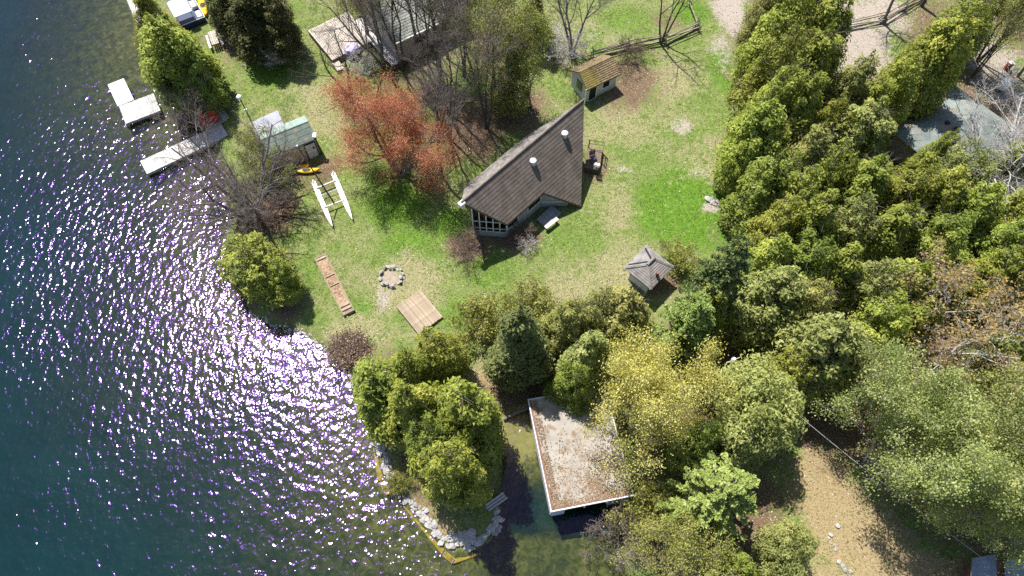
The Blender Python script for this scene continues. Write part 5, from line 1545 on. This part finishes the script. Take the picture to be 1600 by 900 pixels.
# beached catamaran
ct = None
H1 = (G(490, 285, .35), G(520, 355, .3)); H2 = (G(521, 272, .35), G(551, 344, .3))
cz = G(520, 315)
ct = thing('catamaran', tuple(cz), 'beached white twin hulled sailing catamaran with bare dark mast on the lawn', 'catamaran')
for A, B in (H1, H2):
    d = (B - A); L = d.length; d.normalize(); s = Vector((-d.y, d.x, 0)).normalized(); up = Vector((0, 0, 1))
    m = MB(); ns = 12; vs = []
    prof = [(-1, .14), (-.75, -.12), (0, -.26), (.75, -.12), (1, .14)]
    for i in range(ns + 1):
        f = i / ns
        ww = .19 * (1 - max(0, (f - .55) / .45) ** 2.2) * (.85 + .15 * min(1, f * 4)) + .012
        for a, zz in prof:
            vs.append(A + d * L * f + s * ww * a + up * (zz + .10 * max(0, f - .5)))
    fs = []
    for i in range(ns):
        for j in range(5): fs.append((i * 5 + j, i * 5 + (j + 1) % 5, (i + 1) * 5 + (j + 1) % 5, (i + 1) * 5 + j))
    fs += [(4, 3, 2, 1, 0), tuple(range(ns * 5, ns * 5 + 5))]
    m.add(vs, fs); m.build('hull', MAT['hull_white'], ct)
    m = MB(); c = A + d * .1; m.box(c + up * .05 - d * .05, (.05, .3, .5)); m.build('rudder', MAT['hull_white'], ct)
for f in (.17, .60):
    p0, p1 = H1[0].lerp(H1[1], f) + Vector((0, 0, .22)), H2[0].lerp(H2[1], f) + Vector((0, 0, .22))
    m = MB(); m.tube([p0, p1], .06, 8); m.build('crossbeam', MAT['hull_white'], ct)
m = MB(); p0, p1 = H1[0].lerp(H1[1], .33) + Vector((0, 0, .1)), H2[0].lerp(H2[1], .33) + Vector((0, 0, .1)); m.tube([p0, p1], .035, 6); m.build('brace', MAT['galv'], ct)
mb_ = (H1[0].lerp(H1[1], .60) + H2[0].lerp(H2[1], .60)) / 2 + Vector((0, 0, .29))
mt_ = at(465, 229, mb_.z + 5.6)
m = MB(); m.tube([mb_, mt_], [.07, .05], 8); ms = m.build('mast', MAT['wood_pole'], ct)
m = MB(); m.tube([mt_, mt_ + (mt_ - mb_).normalized() * .12], .08, 8); m.build('mast_head', MAT['white'], ms)

# picnic table
A, ex, lx, ey, ly = quad_frame((329, 53), (340, 84), (346, 49), 0)
b0 = G(338, 68)
pt = thing('picnic_table', tuple(b0), 'weathered grey picnic table with two benches beside the dark evergreens', 'picnic table')
dx_ = (G(348, 84) - G(338, 55)).to_2d().normalized(); dy_ = Vector((-dx_.y, dx_.x))
Q = fr2(b0.to_2d(), dx_, dy_)
O = Q(-.95, -.36)
planks(pt, (O.x, O.y), dx_, dy_, 1.9, .72, .18, MAT['deck_plank'], b0.z + .75, gap=.03)
for sg in (-.72, .50):
    O = Q(-.95, sg); planks(pt, (O.x, O.y), dx_, dy_, 1.9, .24, .24, MAT['bleached_plank'], b0.z + .45)
for s in (-.6, .6):
    m = MB()
    m.tube([Q(s, -.68, b0.z), Q(s, -.15, b0.z + .72)], .045, 4); m.tube([Q(s, .68, b0.z), Q(s, .15, b0.z + .72)], .045, 4); m.tube([Q(s, -.7, b0.z + .40), Q(s, .7, b0.z + .40)], .04, 4)
    m.build('trestle', MAT['wood_pole'], pt)

# fire ring
c = G(612, 433)
fp = thing('fire_pit', tuple(c), 'ring of pale stones round a fire pit on the lawn', 'fire pit')
def rock_mesh(seed, sx, sy, sz, cuts=1):
    rng = random.Random(seed)
    import bmesh
    bm = bmesh.new(); bmesh.ops.create_icosphere(bm, subdivisions=1, radius=1)
    for v in bm.verts:
        v.co *= 1 + rng.uniform(-.22, .18)
        v.co.x *= sx; v.co.y *= sy; v.co.z = max(v.co.z, -.7) * sz
    me = bpy.data.meshes.new('stone'); bm.to_mesh(me); bm.free(); return me
RK = []
for i in range(6):
    me = rock_mesh(i, .5, .36 + .04 * (i % 3), .30); me.materials.append(MAT['stone']); RK.append(me)
RKD = [me.copy() for me in RK]
for me in RKD: me.materials[0] = MAT['stone_dark']
rg = random.Random(8)
for ring, (rr, n, sc_, zz) in enumerate(((.88, 15, .42, .08), (.84, 12, .34, .28))):
    for i in range(n):
        a = 6.283 * (i + .5 * ring) / n + rg.uniform(-.16, .16); q = rr + rg.uniform(-.14, .16)
        s_ = sc_ * rg.uniform(.7, 1.35)
        if ring and rg.random() < .2: continue
        piece('stone', RK[rg.randrange(6)], fp, (math.cos(a) * q, math.sin(a) * q, zz), (rg.uniform(-.2, .2), rg.uniform(-.2, .2), a + 1.57 + rg.uniform(-.4, .4)), (s_, s_, s_))
m = MB(); m.prism([(c.x + .74 * math.cos(a), c.y + .74 * math.sin(a)) for a in np.linspace(0, 6.283, 17)[:-1]], c.z - .1, c.z + .03); m.build('ash_bed', surf('ash', (.20, .16, .12), (.38, .32, .26), 9, .95, .02, 30), fp)

# wooden platform and raised bed
A, ex, lx, ey, ly = quad_frame((619, 479), (654, 522), (653, 449), gz(*G(653, 487).to_2d()) + .3)
zz = gz(*G(653, 487).to_2d())
pf_ = thing('wooden_platform', (A.x, A.y, zz), 'square brown plank platform lying on the lawn below the fire pit', 'platform')
planks(pf_, A, ex, ey, lx, ly, .14, MAT['brown_plank'], zz + .3, gap=.006, jit=.03, seed=6, twist=.004)
m = MB(); frame_box(m, A, ex, lx, ey, ly, zz - .2, zz + .275); m.build('frame', MAT['brown_plank'], pf_)
zz = gz(*G(523, 445).to_2d())
A, ex, lx, ey, ly = quad_frame((491, 404), (536, 493), (509, 397), zz + .22)
rb = thing('raised_bed', (A.x, A.y, zz), 'long narrow plank framed garden bed near the round topped cedar', 'garden bed')
m = MB()
frame_box(m, A, ex, lx, ey, ly, zz - .15, zz + .24, t=.09); m.build('frame', MAT['brown_plank'], rb)
m = MB(); q = lambda s, t_: tuple(A.to_2d() + ex * s + ey * t_)
m.prism([q(.1, .1), q(lx - .1, .1), q(lx - .1, ly - .1), q(.1, ly - .1)], zz - .1, zz + .13); m.build('soil', surf('soil', (.16, .10, .065), (.36, .25, .16), 3, .95, .04, 12, c3=(.42, .31, .2), s3=6), rb)
for f, ww in ((.02, .22), (.34, .10), (.50, .09), (.83, .28), (.90, .22), (.965, .22)):
    m = MB(); m.prism([q(lx * f + .02, .1), q(lx * f + ww, .1), q(lx * f + ww, ly - .1), q(lx * f + .02, ly - .1)], zz - .05, zz + .235); m.build('cross_board', MAT['brown_plank'], rb)

# rail fences
def rail_fence(name, label, pts, seed, stack=5, h=1.1):
    rng = random.Random(seed)
    P_ = [G(*p) for p in pts]
    t = thing(name, tuple(P_[0]), label, 'fence', 'split rail fences')
    me_v = []
    for v in range(4):
        m = MB(); r_ = random.Random(seed * 9 + v)
        m.tube([(x, r_.uniform(-.03, .03), r_.uniform(-.03, .03)) for x in (-.5, -.2, .15, .5)], [r_.uniform(.045, .07) for _ in range(4)], 5); me_v.append(m.mesh('rail', MAT['rail']))
    for a, b in zip(P_, P_[1:]):
        d = b - a; L = d.length; n = max(1, round(L / 3.0))
        for i in range(n):
            c = a.lerp(b, (i + .5) / n); off = .16 * (1 if i % 2 else -1)
            ang = math.atan2(d.y, d.x)
            for j in range(stack):
                z = max(gz(c.x, c.y), 0) + .1 + j * h / stack + rng.uniform(-.04, .04)
                oo = Vector((-d.y, d.x, 0)).normalized() * rng.uniform(-.2, .2)
                p_ = c + oo; p_.z = z
                piece('rail', me_v[rng.randrange(4)], t, p_ - Vector(t['_o']), (0, rng.uniform(-.03, .03), ang + rng.uniform(-.09, .09)), (L / n * rng.uniform(1.08, 1.22), 1, 1))
        for i in range(n + 1):
            c = a.lerp(b, i / n); z = max(gz(c.x, c.y), 0)
            for sg in (-1, 1):
                s = Vector((-d.y, d.x, 0)).normalized() * sg
                m = MB(); m.tube([Vector((c.x, c.y, z - .1)) + s * .55, Vector((c.x, c.y, z + h + .3)) - s * .18], .05, 5); m.build('stake', MAT['rail'], t)
rail_fence('rail_fence', 'brown split rail fence running from behind the garden shed to the driveway', [(925, 92), (980, 78), (1037, 68), (1088, 46)], 3)
rail_fence('rail_fence', 'single thin rail fence leg climbing beside the gravel drive', [(1088, 45), (1074, 8)], 4, stack=2, h=.7)
rail_fence('rail_fence', 'grey split rail fence across the sandy yard', [(1320, 46), (1378, 34), (1440, 0)], 5)
rail_fence('rail_fence', 'short rail fence at the corner of the driveway row', [(1286, 8), (1316, 42)], 6, stack=2, h=.6)

# stone shore of the point
def st_row(pts, n, w_, seed, smin, smax, parent, lib, dark=.15):
    rng = random.Random(seed)
    seg = [(Vector(a), Vector(b), (Vector(b) - Vector(a)).length) for a, b in zip(pts, pts[1:])]
    tot = sum(s[2] for s in seg)
    for i in range(n):
        x = tot * (i + rng.random()) / n
        for a, b, l in seg:
            if x <= l: break
            x -= l
        p = a.lerp(b, min(x / l, 1)); q = Vector((p.x + rng.uniform(-w_, w_), p.y + rng.uniform(-w_, w_)))
        c = at(q.x, q.y, .25); z = max(gz(c.x, c.y), -.12)
        s_ = rng.uniform(smin, smax)
        piece('stone', (RKD if rng.random() < dark else lib)[rng.randrange(6)], parent, Vector((c.x, c.y, z + s_ * .12)) - Vector(parent['_o']), (rng.uniform(-.3, .3), rng.uniform(-.3, .3), rng.uniform(0, 6.28)), (s_, s_, s_ * rng.uniform(.7, 1.1)))
p = at(668, 800, .3)
rv = thing('stone_shore', (p.x, p.y, 0), 'bank of pale boulders edging the lake side of the point', 'stone bank')
st_row([(588, 690), (596, 705), (604, 730), (612, 750)], 52, 6, 1, .25, .6, rv, RK, .12)
st_row([(628, 775), (650, 790), (664, 805), (680, 830), (700, 850)], 80, 7, 2, .22, .55, rv, RK, .2)
st_row([(700, 842), (722, 850), (742, 850), (738, 838), (712, 840)], 60, 8, 3, .25, .7, rv, RK, .06)
p = at(768, 830, .3)
rv2 = thing('stone_bank', (p.x, p.y, 0), 'darker boulders at the shaded slip side tip of the point', 'stone bank')
st_row([(745, 842), (762, 838), (776, 820), (782, 800)], 26, 6, 4, .3, .8, rv2, RKD, 1)
p = at(1300, 870, .8)
rv3 = thing('stone_edging', (p.x, p.y, p.z), 'low row of flat grey stones beside the bright round tree at the bottom', 'stone row')
st_row([(1288, 832), (1292, 850), (1297, 866)], 6, 4, 5, .2, .42, rv3, RKD, 1)
st_row([(1300, 880), (1312, 890), (1322, 898)], 8, 4, 6, .25, .45, rv3, RKD, 1)
p = G(1308, 822); rk = bpy.data.objects.new('pale_stone', RK[2]); C.objects.link(rk); rk.location = p + Vector((0, 0, .1)); rk.scale = (.42, .42, .4); tag(rk, 'lone pale stone lying in the tan clearing', 'stone')
p = G(1095, 322)
lr = thing('rock_outcrop', tuple(p), 'flat grey rocks breaking through the bright lawn above the pavilion', 'rocks')
st_row([(1100, 322), (1112, 326), (1122, 328)], 9, 3, 9, .35, .7, lr, RK, .3)
p = at(470, 520, .2)
rv4 = thing('shore_stones', (p.x, p.y, 0), 'line of small grey stones where the lawn meets the glittering water', 'stone row')
st_row([(388, 486), (428, 510), (474, 518), (502, 538), (528, 566), (551, 591), (560, 622)], 74, 5, 11, .14, .4, rv4, RKD, .8)
p = at(352, 330, .2)
rv5 = thing('shore_stones', (p.x, p.y, 0), 'small dark stones on the bank below the bare shore tree', 'stone row')
st_row([(352, 262), (352, 300), (358, 335), (352, 368)], 36, 6, 12, .14, .4, rv5, RKD, .9)
# yellow algae covered sill under the water
sl = thing('sunken_sill', tuple(at(640, 790, -.1)), 'yellow algae covered timber sill just under the water along the point', 'sill')
for q in (((580, 672), (586, 670), (592, 704), (584, 706)), ((584, 708), (592, 707), (599, 750), (590, 752)), ((590, 754), (600, 752), (612, 770), (604, 774)), ((629, 790), (640, 790), (694, 858), (690, 866)), ((690, 868), (696, 860), (712, 873), (706, 881)), ((708, 881), (713, 872), (750, 861), (752, 866))):
    m = MB(); m.slab([at(x, y, -.06) for x, y in q], .5); m.build('timber', MAT['algae'], sl)

# plank steps and log at the slip
zz = .32
A, ex, lx, ey, ly = quad_frame((757, 789), (786, 768), (766, 799), zz)
ss = thing('slip_steps', (A.x, A.y, 0), 'grey plank landing at the slip under the sunlit cedar', 'steps')
planks(ss, A, ex, ey, lx, ly, .22, MAT['grey_plank'], zz, gap=.05, seed=8, jit=.05)
m = MB(); frame_box(m, A, ex, lx, ey, ly, -.3, zz - .025); m.build('frame', MAT['wood_pole'], ss)
m = MB(); pa, pb2 = at(786, 655, .25), at(832, 634, .4); m.tube([pa, pa.lerp(pb2, .4) + Vector((.05, .08, .03)), pa.lerp(pb2, .75), pb2], [.09, .12, .11, .08], 7)
lg = m.build('log', MAT['bark_grey']); tag(lg, 'weathered log floating across the head of the slip', 'log')

# service pole and wire
b0 = G(1124, 606); tp = at(1146, 562, b0.z + 5.4)
up_ = thing('service_pole', tuple(b0), 'thin grey service pole with a white cap in the shaded gap below the fir', 'pole')
tp = Vector((b0.x + (tp.x - b0.x) * .35, b0.y + (tp.y - b0.y) * .35, tp.z)); tp = at(1146, 562, tp.z)
m = MB(); m.tube([Vector(b0) - Vector((0, 0, .1)), tp], [.10, .07], 7); m.build('pole', MAT['bark_pale'], up_)
m = MB(); m.tube([tp - Vector((0, 0, .05)), tp + Vector((0, 0, .2))], [.16, .12], 8); m.build('cap', MAT['white'], up_)
m = MB(); m.tube([tp + Vector((-.5, -.2, -.1)), tp + Vector((.5, .2, -.1))], .035, 5); m.build('crossarm', MAT['bark_pale'], up_)
we = at(1535, 872, 2.98)
n = 14
pts = [tp.lerp(we, i / n) - Vector((0, 0, .55 * math.sin(math.pi * i / n))) for i in range(n + 1)]
m = MB(); m.tube(pts, .014, 4); wr = m.build('service_wire', MAT['wire']); tag(wr, 'pale overhead wire running from the service pole to the blue roofed cabin', 'wire')

# tank and bucket at the right
p = G(1559, 143)
tk = thing('white_tank', tuple(p), 'white round tank on dark legs behind the hipped roof', 'tank')
m = MB(); m.tube([p + Vector((0, 0, zz)) for zz in (.5, .6, 1.2, 1.42, 1.5)], [.36, .48, .48, .34, .08], 16); m.build('tank', MAT['white'], tk)
for a in (0, 2.1, 4.2):
    m = MB(); m.tube([p + Vector((.3 * math.cos(a), .3 * math.sin(a), -.05)), p + Vector((.3 * math.cos(a), .3 * math.sin(a), .52))], .05, 6); m.build('leg', MAT['black_metal'], tk)
p = G(1572, 108)
bk = thing('red_barrel', tuple(p), 'small rusty barrel with a white lid up the path from the white tank', 'barrel')
m = MB(); m.tube([p + Vector((0, 0, zz)) for zz in (-.05, .1, .4, .75, .8)], [.25, .28, .29, .27, .25], 12); m.build('barrel', MAT['rust_red'], bk)
m = MB(); m.tube([p + Vector((0, 0, .802)), p + Vector((0, 0, .85))], .24, 12); m.build('lid', MAT['white'], bk)
# hose on the lawn
pts = [G(x, y, .03) for x, y in ((950, 384), (947, 392), (940, 398), (936, 408), (940, 420), (944, 432))]
m = MB(); m.tube(pts, .028, 5); hz_ = m.build('garden_hose', MAT['rail']); tag(hz_, 'thin dark hose lying curved on the lawn left of the pavilion', 'hose')

# ------------------------------------------------------------------ loose ground cover
def interp(A, x, y):
    i = np.clip(np.searchsorted(gx, x) - 1, 0, len(gx) - 2); j = np.clip(np.searchsorted(gy, y) - 1, 0, len(gy) - 2)
    return A[j, i]
def scatter(n, seed):
    rng = np.random.default_rng(seed)
    x, y = rng.uniform(-48, 50, n), rng.uniform(-8, 64, n)
    return rng, x, y
rng, x, y = scatter(330000, 1)
d = interp(GD, x, y); pl = np.maximum.reduce([interp(litter, x, y), interp(sand, x, y) * .95, interp(field, x, y) * .45])
keep = (d > .6) & (rng.random(len(x)) > pl * 1.05)
x, y = x[keep], y[keep]; z = height(x, y); n = len(x)
lu = interp(lush, x, y); dr = interp(dry, x, y)
Pc = np.stack([x, y, z + .025], 1)
nr_ = rng.normal(size=(n, 3)) * [.6, .6, .3] + [0, 0, 1]
V, F = leaf_quads(Pc, nr_, rng.uniform(.08, .2, n), rng.uniform(.03, .06, n), rng)
tone = np.clip(.42 - .35 * lu + .33 * dr + rng.normal(0, .2, n), 0, 1)
o = bpy.data.objects.new('grass', np_mesh('grass', V, F, MAT['blade'], tone)); C.objects.link(o); tag(o, kind='stuff')
rng, x, y = scatter(150000, 2)
d = interp(GD, x, y); lt_ = interp(litter, x, y); dr = interp(dry, x, y)
keep = (d > .25) & (rng.random(len(x)) < .10 + .75 * lt_ + .22 * dr)
x, y = x[keep], y[keep]; z = height(x, y); n = len(x); lt_ = lt_[keep]
V, F = leaf_quads(np.stack([x, y, z + .03], 1), rng.normal(size=(n, 3)) * .5 + [0, 0, 1], rng.uniform(.08, .17, n), rng.uniform(.06, .12, n), rng)
me = np_mesh('fallen_leaves', V, F, [MAT['leaf_dead'], MAT['leaf_straw']], rng.random(n))
me.polygons.foreach_set('material_index', (rng.random(n) > .25 + .6 * lt_).astype(np.int32))
o = bpy.data.objects.new('fallen_leaves', me); C.objects.link(o); tag(o, kind='stuff')
# leaves blown onto the boathouse roof
Qb = fr2(bBL.to_2d(), exb, ey_)
rng = np.random.default_rng(5)
s = np.concatenate([rng.uniform(.15, .6, 1300), rng.beta(2.2, 1.6, 3600) * wb, rng.uniform(.1, wb - .1, 1400)])
t_ = np.concatenate([rng.uniform(.1, lbh - .1, 1300), np.minimum(rng.gamma(2.0, .95, 3600), lbh - .1), rng.uniform(.05, .5, 1400)])
k_ = rng.random(len(s)) < .55 + .45 * np.sin(s * 2.1 + t_) * np.sin(t_ * 1.7)
s, t_ = s[k_], t_[k_]; n = len(s)
P3 = np.stack([bBL.x + exb.x * s + ey_.x * t_, bBL.y + exb.y * s + ey_.y * t_, 2.55 + .085 + np.zeros(n)], 1)
V, F = leaf_quads(P3, rng.normal(size=(n, 3)) * .35 + [0, 0, 1], rng.uniform(.07, .15, n), rng.uniform(.06, .1, n), rng)
o = bpy.data.objects.new('fallen_leaves', np_mesh('roof_leaves', V, F, MAT['leaf_dead'], np.clip(rng.normal(.45, .25, n), 0, 1))); C.objects.link(o); tag(o, kind='stuff')
for o in bpy.data.objects:
    if '_o' in o: del o['_o']
